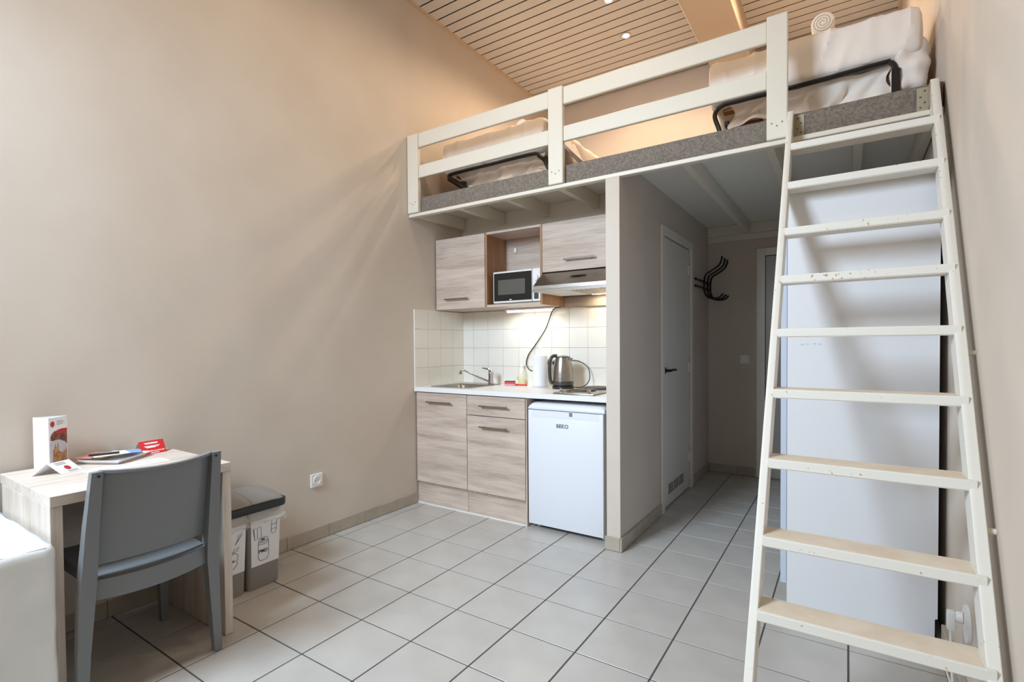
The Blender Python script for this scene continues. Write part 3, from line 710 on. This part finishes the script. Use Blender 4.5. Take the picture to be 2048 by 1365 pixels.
# ------------------------------------------------------------------ ladder
LX0, LX1 = 2.5525, 3.117; SL = .597                    # outer faces, dy/dz
lad = thing('loft_ladder', 'worn cream wooden ladder leaning against the loft edge', 'ladder', (2.83, 1.5, 0))
fy = lambda z: 2.727 - (2.15 - z) * SL                # front edge of the stiles
def stile(x0, x1, ztop):
    bm = bmesh.new(); dn = .099; yv = 2.862
    zk = 2.15 + (yv - dn - 2.727) / SL
    prism(bm, [(fy(0), 0.0005), (fy(ztop), ztop), (yv, ztop), (yv, zk), (fy(0) + dn, 0.0005)], 0, x0, x1)
    bmesh.ops.bevel(bm, geom=bm.edges[:], offset=.002, segments=1, affect='EDGES')
    return part('stile', bm, 'ladder_paint', lad)
stile(LX0, LX0 + .0245, 2.350); stile(LX1 - .029, LX1, 2.350)
for z in (2.15, 1.94, 1.712, 1.498, 1.282, 1.062, .836, .613, .424, .21):
    y0 = fy(z) - .014
    bm = bmesh.new(); prism(bm, [(y0, z - .032), (y0, z), (y0 + .108, z), (y0 + .108, z - .010), (y0 + .095, z - .032)], 0, LX0 + .0247, LX1 - .0295)
    bmesh.ops.bevel(bm, geom=[e_ for e_ in bm.edges if e_.calc_length() > .3], offset=.003, segments=2, affect='EDGES')
    box(bm, LX1 - .0296, LX1 - .012, y0, y0 + .0125, z - .032, z)
    tr = part('tread', bm, 'ladder_paint', lad)
    part('tread_surface', B(LX0 + .028, LX1 - .034, y0 + .006, y0 + .106, z + .0001, z + .0010), 'tread_top', tr)
for x, sgn in ((LX0 + .0248, 1), (LX1 - .0293, -1)):     # fixing brackets to the loft edge
    bm = bmesh.new(); bw = .042 * sgn
    box(bm, min(x, x + bw), max(x, x + bw), LY - .0035, LY - .001, 2.235, 2.335); box(bm, min(x, x + .0025 * sgn), max(x, x + .0025 * sgn), LY - .05, LY - .0035, 2.235, 2.335)
    bk = part('bracket', bm, 'galvanised', lad)
    for i_, z in enumerate((2.25, 2.27, 2.295, 2.32)):
        bm = bmesh.new(); lathe(bm, [(.0045, 0), (.003, -.0025)], (x + bw * (.35 if i_ % 2 else .7), LY - .0036, z), 8, 'y'); part('screw', bm, 'screw', bk)
for y_, z in ((2.20, 1.191), (1.90, .7067)):
    bm = bmesh.new(); tube(bm, [(LX1 + .0003, y_, z), (XR - .0008, y_, z)], .009, 12); part('wall_spacer', bm, 'cream_paint', lad)

# ------------------------------------------------------------------ folding beds on the loft
ZL = 2.3485
def bed(x0, x1, yf, label, striped, right):
    cx = (x0 + x1) / 2
    t = thing('folding_bed', label, 'bed', (cx, 4.05, ZL), 'folding beds on the loft')
    bm = bmesh.new(); cushion(bm, x0, x1, yf, 5.06, 2.583, 2.812, .042, 60, 44, 16, amp=.014, fr=5, fold=.004 if striped else .002)
    part('mattress', bm, 'sheet', t, 'mattress wrapped in a white sheet')
    # steel foot hoop
    bm = bmesh.new(); yb = yf + .012; zb = 2.565
    if right: pts = [(x0 + .085, yb, 2.352), (x0 + .055, yb, 2.44), (x0 + .035, yb, 2.52), (x0 + .075, yb, zb - .004), (x0 + .15, yb, zb), (cx, yb, zb), (x1 - .16, yb, zb + .008), (x1 - .12, yb, zb + .002), (x1 - .1, yb, 2.52), (x1 - .1, yb, 2.43), (x1 - .1, yb, 2.352)]
    else: pts = [(x0 + .07, yb, zb - .03), (x0 + .1, yb, zb), (cx, yb, zb), (x1 - .1, yb, zb), (x1 - .04, yb, zb - .03), (x1 + .01, yb, 2.49)]
    tube(bm, spline(pts, 6), .0125, 10); part('foot_hoop', bm, 'black_metal', t)
    if right:
        part('leg', B(x1 - .117, x1 - .083, yb - .012, yb + .010, 2.349, 2.53, bev=.003), 'black_metal', t)
    else:
        for q in (((x0 + .07, zb - .03), (x0 + .24, 2.42)), ((x1 + .0, 2.52), (x1 + .05, 2.40))):
            bm = bmesh.new(); tube(bm, [(q[0][0], yb, q[0][1]), (q[1][0], yb + .02, q[1][1])], .022, 10); part('brace', bm, 'black_metal', t)
        part('leg', B(x0 + .16, x0 + .2, yb + .02, yb + .06, 2.349, 2.50, bev=.004), 'black_metal', t)
    part('leg', B(x0 + .1, x0 + .13, 4.9, 4.93, 2.349, 2.60), 'black_metal', t); part('leg', B(x1 - .13, x1 - .1, 4.9, 4.93, 2.349, 2.60), 'black_metal', t)
    for s_ in (x0 + .03, x1 - .055): part('side_rail', B(s_, s_ + .025, yf + .3, 5.0, 2.555, 2.583, bev=.003), 'black_metal', t)
    for k in range(7):
        part('slat', B(x0 + .056, x1 - .056, yf + .12 + .25 * k, yf + .18 + .25 * k, 2.568, 2.580), 'slat_wood', t)
    return t
b2 = bed(2.135, 3.085, 3.075, 'made-up folding bed at the right end of the loft by the wall', False, True)
b1 = bed(.13, 1.055, 3.10, 'made-up folding bed at the left end of the loft', True, False)
# loose sheets hanging below the mattresses
def droop(u, v, x0, x1, yf, low):
    x = x0 + (x1 - x0) * u; lz = low(u); z = 2.572 + (lz - 2.572) * v
    f = .020 * math.sin(u * 17 + 2.5 * v) + .014 * math.sin(u * 41 + 5 * v) + .03 * noise.noise((u * 5, v * 3, 1))
    return Vector((x + .02 * math.sin(v * 6 + u * 9), yf + .05 + .06 * math.sin(PI * v) * (.6 + .4 * math.sin(u * 7)) + f * (.3 + v), z))
bm = bmesh.new(); sheet_surf(bm, lambda u, v: droop(u, v, 2.24, 2.97, 3.085, lambda u: 2.44 + .02 * math.sin(u * 6) if u < .25 else (2.362 if u < .72 else 2.40 + .03 * math.sin(u * 20))), 60, 18, .002); part('hanging_sheet', bm, 'sheet', b2, 'white sheet sagging under the bed frame')
bm = bmesh.new(); sheet_surf(bm, lambda u, v: droop(u, v, .24, 1.03, 3.11, lambda u: 2.40 + .03 * math.sin(u * 14)), 60, 18, .002); part('hanging_sheet', bm, 'sheet', b1, 'white sheet sagging under the bed frame')
# sheet corner sweeping to the floor at the right end of the left bed
def tail(u, v):
    a = Vector((1.06, 3.12 + .45 * u, 2.78 - .04 * u)); b = Vector((1.40 - .12 * u, 3.11 + .5 * u, 2.368))
    p_ = a.lerp(b, v); p_.z -= .03 * math.sin(PI * v); return p_ + Vector((.5, -.3, .6)) * (.014 * math.sin(u * 34 + v * 2))
bm = bmesh.new(); sheet_surf(bm, tail, 40, 16, .002); part('sheet_tail', bm, 'sheet', b1, 'corner of the sheet falling to the loft floor')
bm = bmesh.new(); cushion(bm, 2.975, 3.10, 3.085, 3.36, 2.42, 2.68, .05, 18, 20, 26, amp=.02, fr=16); part('bunched_sheet', bm, 'sheet', b2, 'bunched corner of the sheet hanging by the wall')
bm = bmesh.new(); pth = []
tc = Vector((2.685, 3.26, 2.878)); sw = []
for k in range(46):
    a = 2 * PI * k / 15; r_ = .006 + .0009 * k; sw.append((r_ * math.cos(a), r_ * math.sin(a)))
tube(bm, [(tc.x - .0, tc.y - .13, tc.z), (tc.x, tc.y - .125, tc.z), (tc.x, tc.y + .2, tc.z), (tc.x, tc.y + .205, tc.z)], [.042, .052, .052, .042], 24)
tw = thing('rolled_towel', 'rolled white towel lying on the right loft bed', 'towel', (tc.x, tc.y, 2.80)); part('roll', bm, 'towel', tw)
bm = bmesh.new(); ribbon(bm, [((tc.x + a, tc.y - .1315, tc.z + b), (0, 1, 0)) for a, b in sw], .003); part('roll_end', bm, 'towel_fold', tw)
bm = bmesh.new(); tube(bm, [(.76, 3.28, 2.868), (.76, 3.285, 2.868), (.76, 3.55, 2.868), (.76, 3.56, 2.868)], [.04, .05, .05, .04], 20)
solo('rolled_towel', bm, 'towel', 'rolled white towel half hidden on the left loft bed', 'towel', (.76, 3.4, 2.80))

# ------------------------------------------------------------------ desk
t = thing('desk', 'pale oak writing desk against the left wall', 'desk', (.33, .855, 0))
DX0, DX1, EY0, EY1, ZT2 = .03, .61, .557, 1.155, .737
part('desk_top', B(DX0, DX1, EY0, EY1, .700, ZT2, bev=.0015), 'desk_y', t)
for a in (EY0, EY1 - .034): part('side_panel', B(DX0 + .02, DX1 - .002, a, a + .034, .001, .6995, bev=.0015), 'desk_z', t)
part('modesty_panel', B(.085, .103, EY0 + .0345, EY1 - .0345, .33, .6995), 'desk_y', t)

# things on the desk
ZS = ZT2 + .0003
def leaf(quad, th=.0006):
    a, b, c, d = [Vector(q) for q in quad]; n = (b - a).cross(d - a).normalized() * th
    bm = bmesh.new(); A = [bm.verts.new(q) for q in (a, b, c, d)]; Bq = [bm.verts.new(q + n) for q in (a, b, c, d)]
    bm.faces.new(A[::-1]); bm.faces.new(Bq)
    for k in range(4): bm.faces.new((A[k], A[(k + 1) % 4], Bq[(k + 1) % 4], Bq[k]))
    return bm
def frame(o, ux, uy):
    o = Vector(o); ux = Vector(ux); uy = Vector(uy); n = ux.cross(uy).normalized()
    return lambda a, b, off=.0009: o + ux * a + uy * b + n * off
Ab, Bb, Cb = (.045, .655), (.1426, .6777), (.0782, .7546)
t = thing('folded_brochure', 'tall white three-sided brochure standing at the left end of the desk', 'brochure', ((Ab[0] + Bb[0]) / 2, .69, ZS))
for (p0, p1) in ((Ab, Bb), (Bb, Cb), (Cb, Ab)):
    part('page', leaf([(p0[0], p0[1], ZS), (p1[0], p1[1], ZS), (p1[0], p1[1], ZS + .21), (p0[0], p0[1], ZS + .21)]), 'paper', t)
f = frame((Bb[0], Bb[1], ZS), (Cb[0] - Bb[0], Cb[1] - Bb[1], 0), (0, 0, .21))
def fpoly(f, pts, off=.0012): return poly_bm([f(a, b, off) for a, b in pts])
arc = lambda cx, cy, rx, ry, a0, a1, n=14: [(cx + rx * math.cos(math.radians(a0 + (a1 - a0) * k / n)), cy + ry * math.sin(math.radians(a0 + (a1 - a0) * k / n))) for k in range(n + 1)]
part('print', fpoly(f, arc(.2, .875, .11, .058, 0, 360, 20)), 'print_red', t)
part('print', fpoly(f, [(.08, .63), (.15, .69), (.3, .735), (.97, .735), (.97, .42), (.6, .53), (.08, .56)], .0012), 'print_city', t)
part('print', fpoly(f, arc(.72, .71, .40, .05, 180, 0, 12)[:10] + [(.97, .755), (.97, .70), (.7, .672), (.42, .68)], .0016), 'print_red', t)
part('print', fpoly(f, [(.06, .12), (.97, .12)] + [(.97, .44)] + [(.8, .505), (.55, .555), (.3, .56), (.06, .53)], .0014), 'print_sky', t)
part('print', fpoly(f, [(.18, .12), (.92, .12), (.92, .30), (.88, .38), (.84, .29), (.78, .34), (.74, .28), (.52, .33), (.5, .42), (.46, .52), (.42, .42), (.36, .42), (.33, .52), (.29, .42), (.2, .36)], .0018), 'print_stone', t)
for k, (b, w_) in enumerate(((.915, .3), (.885, .42), (.85, .34))): part('print', fpoly(f, [(.42, b), (.42 + w_, b + .002), (.42 + w_, b + .014), (.42, b + .012)]), 'paper_grey', t)
# white tent card
L1, R1, R2 = Vector((.203, .61, ZS)), Vector((.262, .683, ZS)), Vector((.222, .762, ZS)); L2 = L1 + (R2 - R1)
RG = (L1 + R1) / 2 + Vector((0, 0, .044)); RG2 = RG + (R2 - R1)
t = thing('tent_card', 'white folded tent card with a red round logo in front of the brochure', 'card', ((L1 + R2) / 2))
part('front_leaf', leaf([R1, R2, RG2, RG]), 'paper', t); part('back_leaf', leaf([L2, L1, RG, RG2]), 'paper', t)
f = frame(R1, R2 - R1, RG - R1)
part('print', fpoly(f, arc(.55, .42, .13, .17, 0, 360, 16)), 'print_red', t)
for b in (.86, .74): part('print', fpoly(f, [(.25, b), (.7, b), (.7, b + .05), (.25, b + .05)]), 'paper_grey', t)
for b in (.16, .08): part('print', fpoly(f, [(.4, b), (.85, b), (.85, b + .03), (.4, b + .03)]), 'paper_grey', t)
# red tent card
A0, A1 = Vector((.1364, 1.0022, ZS)), Vector((.1268, 1.1084, ZS)); T0, T1 = Vector((.085, 1.008, ZS + .055)), Vector((.0757, 1.1145, ZS + .055))
t = thing('tent_card', 'bright red folded tent card with white lettering near the back of the desk', 'card', ((A0 + A1) / 2))
part('front_leaf', leaf([A0, A1, T1, T0]), 'red', t); part('back_leaf', leaf([Vector((.035, 1.1145, ZS)), Vector((.035, 1.008, ZS)), T0, T1]), 'paper', t)
f = frame(A0, A1 - A0, T0 - A0); U, V = (A1 - A0).normalized(), (T0 - A0).normalized()
part('lettering', text_bm('WWW.BE-HOUSING.BE', .0088, f(.13, .17, .0012), U, V, .0002, .92), 'paper', t)
for b, a0, w_ in ((.80, .2, .55), (.74, .24, .5), (.56, .18, .62), (.50, .22, .52), (.45, .26, .36)): part('print', fpoly(f, [(a0, b), (a0 + w_, b), (a0 + w_, b + .045), (a0, b + .045)]), 'paper', t)
part('print', fpoly(f, [(.38, .06), (.72, .06), (.72, .10), (.38, .10)]), 'paper', t)
# tray of leaflets
q0, qu, qv = Vector((.115, .775, ZS)), Vector((.165, .095, 0)), Vector((-.11, .165, 0)); qv = qv.normalized() * .20; qu = qu.normalized() * .18
def slab(o, u, v, z0, z1, inset=0):
    bm = bmesh.new(); o = Vector(o) + u * inset + v * inset; u = u * (1 - 2 * inset); v = v * (1 - 2 * inset)
    lo_ = [o, o + u, o + u + v, o + v]; loft(bm, [[p_ + Vector((0, 0, z0)) for p_ in lo_], [p_ + Vector((0, 0, z1)) for p_ in lo_]]); return bm
t = thing('white_tray', 'white square tray with flared rim holding leaflets', 'tray', (.11, .89, ZS))
part('tray_base', slab(q0, qu, qv, .0, .004, .12), 'paper', t)
bm = bmesh.new(); i_ = [q0 + qu * a + qv * b for a, b in ((.12, .12), (.88, .12), (.88, .88), (.12, .88))]; o_ = [q0 + qu * a + qv * b + Vector((0, 0, .018)) for a, b in ((0, 0), (1, 0), (1, 1), (0, 1))]
loft(bm, [[p_ + Vector((0, 0, .001)) for p_ in i_], o_, [p_ + Vector((0, 0, .002)) for p_ in o_], [p_ + Vector((0, 0, .0042)) for p_ in i_]], caps=False); part('tray_rim', bm, 'paper', t)
lf = [('yellow leaflet on top of the white tray', 'print_yellow', (.02, .35), .020, .3), ('pale blue leaflet sticking out of the white tray', 'print_blue', (.3, .55), .0235, -.35), ('pink leaflet at the left of the white tray', 'print_pink', (-.12, .12), .0265, .6), ('white leaflet lying across the white tray', 'paper', (.25, .2), .0295, -.1)]
for lb, m_, (a, b), dz, rt in lf:
    c_ = q0 + qu * (a + .18) + qv * (b + .22) + Vector((0, 0, dz)); u = Vector((math.cos(rt), math.sin(rt), .0)) * .085; v = Vector((-math.sin(rt), math.cos(rt), .0)) * .125
    solo('leaflet', slab(c_ - u / 2 - v / 2, u, v, 0, .0022), m_, lb, 'leaflet', c_, 'leaflets in the tray')
c_ = q0 + qu * .45 + qv * .25; solo('pen', (lambda bm: (tube(bm, [c_ + Vector((-.02, -.05, .037)), c_ + Vector((.01, .05, .037))], .0045, 10), bm)[1])(bmesh.new()), 'black_plastic', 'black pen lying in the white tray', 'pen', c_)
t = thing('printed_sheet', 'single printed paper sheet on the desk behind the chair back', 'paper', (.31, .9, ZS))
so, su, sv = Vector((.255, .745, ZS)), Vector((.10, 0, 0)), Vector((.0, .285, 0))
part('sheet', slab(so, su, sv, 0, .0006), 'paper', t)
for k in range(6): part('print', slab(so + su * .15 + sv * (.1 + .13 * k), su * .7, sv * .04, .0007, .0008), 'paper_lilac', t)

# ------------------------------------------------------------------ chair
yc = .83
ch = thing('desk_chair', 'grey-blue plastic chair pushed in at the desk', 'chair', (.46, yc, 0))
def rect_sweep(path):
    """path: (x, y, z, depth_x, width_y)"""
    bm = bmesh.new(); loft(bm, [[(x - dx / 2, y - wy / 2, z), (x + dx / 2, y - wy / 2, z), (x + dx / 2, y + wy / 2, z), (x - dx / 2, y + wy / 2, z)] for x, y, z, dx, wy in path])
    bmesh.ops.bevel(bm, geom=[e_ for e_ in bm.edges if len(e_.link_faces) == 2 and e_.calc_face_angle(0) > .7], offset=.004, segments=2, affect='EDGES'); return bm
for s in (-1, 1):
    part('rear_leg', rect_sweep([(.675, yc + s * .222, .001, .028, .028), (.672, yc + s * .213, .2, .034, .036), (.675, yc + s * .203, .38, .042, .044), (.685, yc + s * .200, .46, .044, .044), (.715, yc + s * .196, .64, .036, .038), (.752, yc + s * .190, .822, .026, .032)]), 'chair_plastic', ch)
    part('front_leg', rect_sweep([(.240, yc + s * .208, .001, .028, .026), (.250, yc + s * .198, .25, .036, .036), (.258, yc + s * .190, .43, .044, .044)]), 'chair_plastic', ch)
    bm = bmesh.new(); lathe(bm, [(.0045, 0), (.0045, .001), (.001, .001)], (.7655, yc + s * .187, .808), 10, 'x'); part('screw_hole', bm, 'black_plastic', ch)
def back(u, v):
    y_ = (u - .5) * 2; z = .488 + (.818 - .488) * v; x = .678 + .067 * v
    return Vector((x + .045 * (1 - y_ * y_) * (.55 + .45 * v) - .006, yc + y_ * (.184 - .008 * v), z - .010 * (1 - y_ * y_) * v))
bm = bmesh.new(); sheet_surf(bm, back, 24, 12, .009); part('backrest', bm, 'chair_plastic', ch)
bm = bmesh.new(); secs = []
for k in range(25):
    y_ = -1 + k / 12; x = .745 + .045 * (1 - y_ * y_); z = .820 - .010 * (1 - y_ * y_)
    secs.append([(x - .012, yc + y_ * .178, z - .005), (x + .010, yc + y_ * .178, z - .005), (x + .010, yc + y_ * .178, z + .004), (x - .012, yc + y_ * .178, z + .004)])
loft(bm, secs); part('top_rail', bm, 'chair_plastic', ch)
bm = bmesh.new(); secs = []
for k in range(25):
    y_ = -1 + k / 12; x = .672 + .032 * (1 - y_ * y_); za, zb = .372 - .006 * (1 - y_ * y_), .440 - .004 * (1 - y_ * y_)
    secs.append([(x - .008, yc + y_ * .184, za), (x + .010, yc + y_ * .184, za), (x + .010, yc + y_ * .184, zb), (x - .008, yc + y_ * .184, zb)])
loft(bm, secs); part('lower_rail', bm, 'chair_plastic', ch)
def seat(u, v):
    y_ = (v - .5) * 2; x = .235 + .43 * u
    z = .452 - .016 * (1 - y_ * y_) * math.sin(PI * min(u * 1.1, 1)) - (.006 * (u - .8) / .2 if u > .8 else 0) - (.02 * ((.08 - u) / .08) ** 2 if u < .08 else 0)
    return Vector((x + .03 * (1 - y_ * y_) * u, yc + y_ * .181, z))
bm = bmesh.new(); sheet_surf(bm, seat, 24, 20, .012); part('seat', bm, 'chair_plastic', ch)
for s in (-1, 1): part('side_apron', rect_sweep([(.46, yc + s * .170, .400, .40, .012), (.46, yc + s * .170, .434, .40, .012)]), 'chair_plastic', ch)

# ------------------------------------------------------------------ recycling bins
t = thing('recycling_bin', 'twin grey recycling bin with black-rimmed lid beside the desk', 'bin', (.19, 1.40, 0))
FXB = lambda z: .315 + .040 * z
def bucket(y0, y1):
    bm = bmesh.new(); secs = []
    for z, gr in ((.001, 0), (.012, .004), (.395, .012)):
        secs.append(rr(.05 - gr * .3, FXB(z), y0 - gr * .9, y1 + gr * .9, z, .022, 4))
    loft(bm, secs); return bm
BY = ((1.205, 1.369), (1.388, 1.552))
for k, (a, b) in enumerate(BY):
    bk = part('bucket', bucket(a, b), 'bin_grey', t)
    a_, b_ = a + .012, b - .004
    fz = lambda y_, z, o=.0016: Vector((FXB(z) + o, y_, z))
    bm = poly_bm([fz(a_, .118), fz(b_, .118), fz(b_ + .006, .352), fz(a_ - .004, .352)]); part('label', bm, 'paper', bk, 'white paper label on the bucket front')
    def draw(lines, mat, wd=.0022):
        bm = bmesh.new()
        for ln, cl in lines: ribbon(bm, [(fz(y_, z, .0024), (1, 0, 0)) for y_, z in ln], wd, cl)
        part('drawing', bm, mat, bk)
    if k == 1:
        cy_ = 1.463
        el = lambda c, z, a1, b1, s0=0, s1=360, n=18: [(c + a1 * math.cos(math.radians(s0 + (s1 - s0) * i / n)), z + b1 * math.sin(math.radians(s0 + (s1 - s0) * i / n))) for i in range(n + 1)]
        draw([(el(cy_, .247, .024, .010), False), (el(cy_, .240, .026, .010, 180, 360), False), (el(cy_, .231, .027, .010, 180, 360), False), ([(cy_ - .026, .242), (cy_ - .028, .225), (cy_ - .028, .158), (cy_ - .02, .145)], False), ([(cy_ + .026, .242), (cy_ + .028, .225), (cy_ + .028, .158), (cy_ + .02, .145)], False), (el(cy_, .147, .022, .008, 180, 360), False)], 'ink')
        part('drawing', (lambda bm: bm)(poly_bm([fz(y_, z, .0026) for y_, z in el(cy_ - .003, .247, .012, .006)[:-1]])), 'ink_blue', bk)
        part('lettering', text_bm('PMD', .024, fz(cy_ - .026, .180, .0028), (0, 1, 0), (.04, 0, 1), .0006), 'ink', bk)
        draw([([(1.412, .313), (1.448, .316), (1.452, .262), (1.416, .253), (1.408, .313)], False), ([(1.430, .315), (1.432, .257)], False), ([(1.412, .313), (1.416, .253)], False)], 'ink')
        draw([([(1.508, .33), (1.504, .272), (1.512, .262), (1.525, .264), (1.532, .276), (1.536, .33)], False), ([(1.507, .308), (1.535, .310)], False), ([(1.506, .283), (1.518, .287), (1.532, .284)], False)], 'ink')
    else:
        draw([([(1.335, .31), (1.318, .262), (1.352, .305)], False), ([(1.352, .318), (1.318, .262)], False)], 'ink')
        apple = [(1.30, .215), (1.315, .222), (1.328, .216), (1.334, .20), (1.325, .195), (1.332, .188), (1.324, .181), (1.330, .172), (1.324, .160), (1.31, .146), (1.298, .150), (1.286, .146), (1.272, .16), (1.266, .19), (1.272, .212), (1.286, .221)]
        draw([(apple, True), ([(1.302, .222), (1.312, .240), (1.338, .247), (1.33, .232), (1.308, .226)], True)], 'ink_green', .0026)
        part('lettering', text_bm('Keuken', .017, fz(1.258, .180, .0028), (0, 1, 0), (.04, 0, 1), .0004), 'ink_green', bk) if False else part('lettering', text_bm('er', .019, fz(1.302, .180, .0028), (0, 1, 0), (.04, 0, 1), .0004), 'ink', bk)
part('lid_frame', (lambda bm: (loft(bm, [rr(.038, .342, 1.185, 1.588, .398, .03, 5), rr(.034, .346, 1.181, 1.592, .404, .034, 5), rr(.034, .346, 1.181, 1.592, .436, .034, 5), rr(.040, .338, 1.188, 1.584, .441, .032, 5)]), bm)[1])(bmesh.new()), 'lid_black', t)
for k, (a, b) in enumerate(((1.188, 1.396), (1.399, 1.566))):
    bm = bmesh.new(); pr = [(.343, .4405), (.341, .447), (.332, .453), (.30, .463), (.24, .474), (.17, .478), (.10, .474), (.06, .466), (.06, .456), (.325, .440)]
    loft(bm, [[(x, yy, z - dz) for x, z in pr] for yy, dz in (((a, .0), (b - .06, 0), (b - .02, .003), (b, .010)) if k else ((a, .004), (a + .02, 0), (b, 0)))])
    part('lid_flap', bm, 'lid_grey', t)
for k, (a, b) in enumerate(BY):
    def film(u, v, a=a, b=b, k=k):
        per = rr(.045, FXB(.4), a - .008, b + .010, 0, .02, 8); n_ = len(per); i_ = u * n_; p0 = Vector(per[int(i_) % n_]); p1 = Vector(per[(int(i_) + 1) % n_]); q = p0.lerp(p1, i_ - int(i_))
        c_ = Vector(((.045 + .33) / 2, (a + b) / 2, 0)); out = (q - c_).normalized()
        s_ = noise.noise((q.x * 45, q.y * 45, v * 3 + k)); s2 = noise.noise((q.x * 110 + 7, q.y * 110, v * 7))
        fl_ = .006 + v * (.014 + .020 * s_) + .012 * s2 * v
        if k and q.y > b - .01: fl_ += (.014 + .02 * abs(s_)) * v
        return q + out * fl_ + Vector((0, 0, .398 - v * (.070 + .03 * s_)))
    bm = bmesh.new(); sheet_surf(bm, film, 120, 8)
    bmesh.ops.remove_doubles(bm, verts=bm.verts[:], dist=.0004)
    solo('bin_liner', bm, 'liner_film', ('crumpled clear bin liner hanging out of the left bucket next to the desk leg', 'crumpled clear bin liner hanging out of the right bucket with the can drawing')[k], 'bin liner', ((.19, (a + b) / 2, .39)))

# ------------------------------------------------------------------ sockets on the side walls
t = thing('wall_socket', 'white square wall socket low on the left wall', 'socket', (0, 2.011, .379))
part('plate', B(.0005, .012, 1.968, 2.054, .337, .421, bev=.003), 'white_plastic', t)
bm = bmesh.new(); lathe(bm, [(.030, 0), (.029, .004), (.021, .004), (.020, -.003), (.001, -.003)], (.0125, 2.011, .379), 28, 'x'); part('well', bm, 'white_plastic', t)
bm = bmesh.new(); lathe(bm, [(.0195, 0), (.0195, .0012), (.001, .0012)], (.0102, 2.011, .379), 24, 'x'); w_ = part('socket_face', bm, 'logo_grey', t)
for dy in (-.009, .009):
    bm = bmesh.new(); lathe(bm, [(.0028, 0), (.0028, .001), (.0005, .001)], (.0116, 2.011 + dy, .379), 10, 'x'); part('pin_hole', bm, 'black_plastic', w_)
t = thing('wall_socket', 'white wall socket behind the foot of the ladder', 'socket', (XR, 2.27, .29))
bm = bmesh.new(); lathe(bm, [(.062, 0), (.060, -.008), (.001, -.010)], (XR - .0006, 2.27, .28), 28, 'x'); part('plate', bm, 'white_plastic', t)
t = thing('power_plug', 'white angled plug with cable in the socket behind the ladder', 'plug', (XR - .03, 2.30, .25))
bm = bmesh.new(); lathe(bm, [(.020, 0), (.019, -.012), (.012, -.022)], (XR - .0115, 2.30, .285), 16, 'x'); box(bm, XR - .052, XR - .03, 2.284, 2.316, .235, .302, bev=.006, seg=2); part('plug_body', bm, 'white_plastic', t)
bm = bmesh.new(); tube(bm, spline([(XR - .041, 2.30, .238), (XR - .041, 2.30, .20), (XR - .038, 2.30, .10), (XR - .032, 2.305, .03), (XR - .03, 2.34, .008), (XR - .03, 2.55, .006)], 6), .0045, 8); part('cable', bm, 'white_plastic', t)

# ------------------------------------------------------------------ white armchair at the left edge
t = thing('armchair', 'white leather armchair with boxy arm, cut by the left picture edge', 'armchair', (.37, .07, 0))
for a, b in ((.385, .553), (-.43, -.262)):
    bm = bmesh.new(); cushion(bm, .03, .692, a, b, .03, .602, .028, 36, 14, 30, amp=.004, fr=9); part('arm', bm, 'leather', t)
bm = bmesh.new(); cushion(bm, .03, .24, -.26, .383, .03, .78, .04, 12, 24, 24, amp=.003); part('back_cushion', bm, 'leather', t)
bm = bmesh.new(); cushion(bm, .242, .705, -.26, .383, .25, .44, .04, 20, 24, 10, amp=.004); part('seat_cushion', bm, 'leather', t)
part('base', B(.242, .68, -.26, .383, .03, .249, bev=.006), 'leather', t)
for x in (.08, .64):
    for y_ in (-.36, .48): part('foot', B(x - .02, x + .02, y_ - .02, y_ + .02, .0, .032), 'black_metal', t)
bm = bmesh.new()
tube(bm, [(.6842, .415, .5942), (.6842, .527, .5942)], .0016, 6); part('seam', bm, 'paper_grey', t)
bm = bmesh.new(); tube(bm, [(.664, .5452, .5942), (.06, .5452, .5942)], .0016, 6); part('seam', bm, 'paper_grey', t)
bm = bmesh.new(); tube(bm, [(.6842, .3928, .57), (.6842, .3928, .06)], .0015, 6)
part('seam', bm, 'paper_grey', t)
bpy.context.view_layer.update()
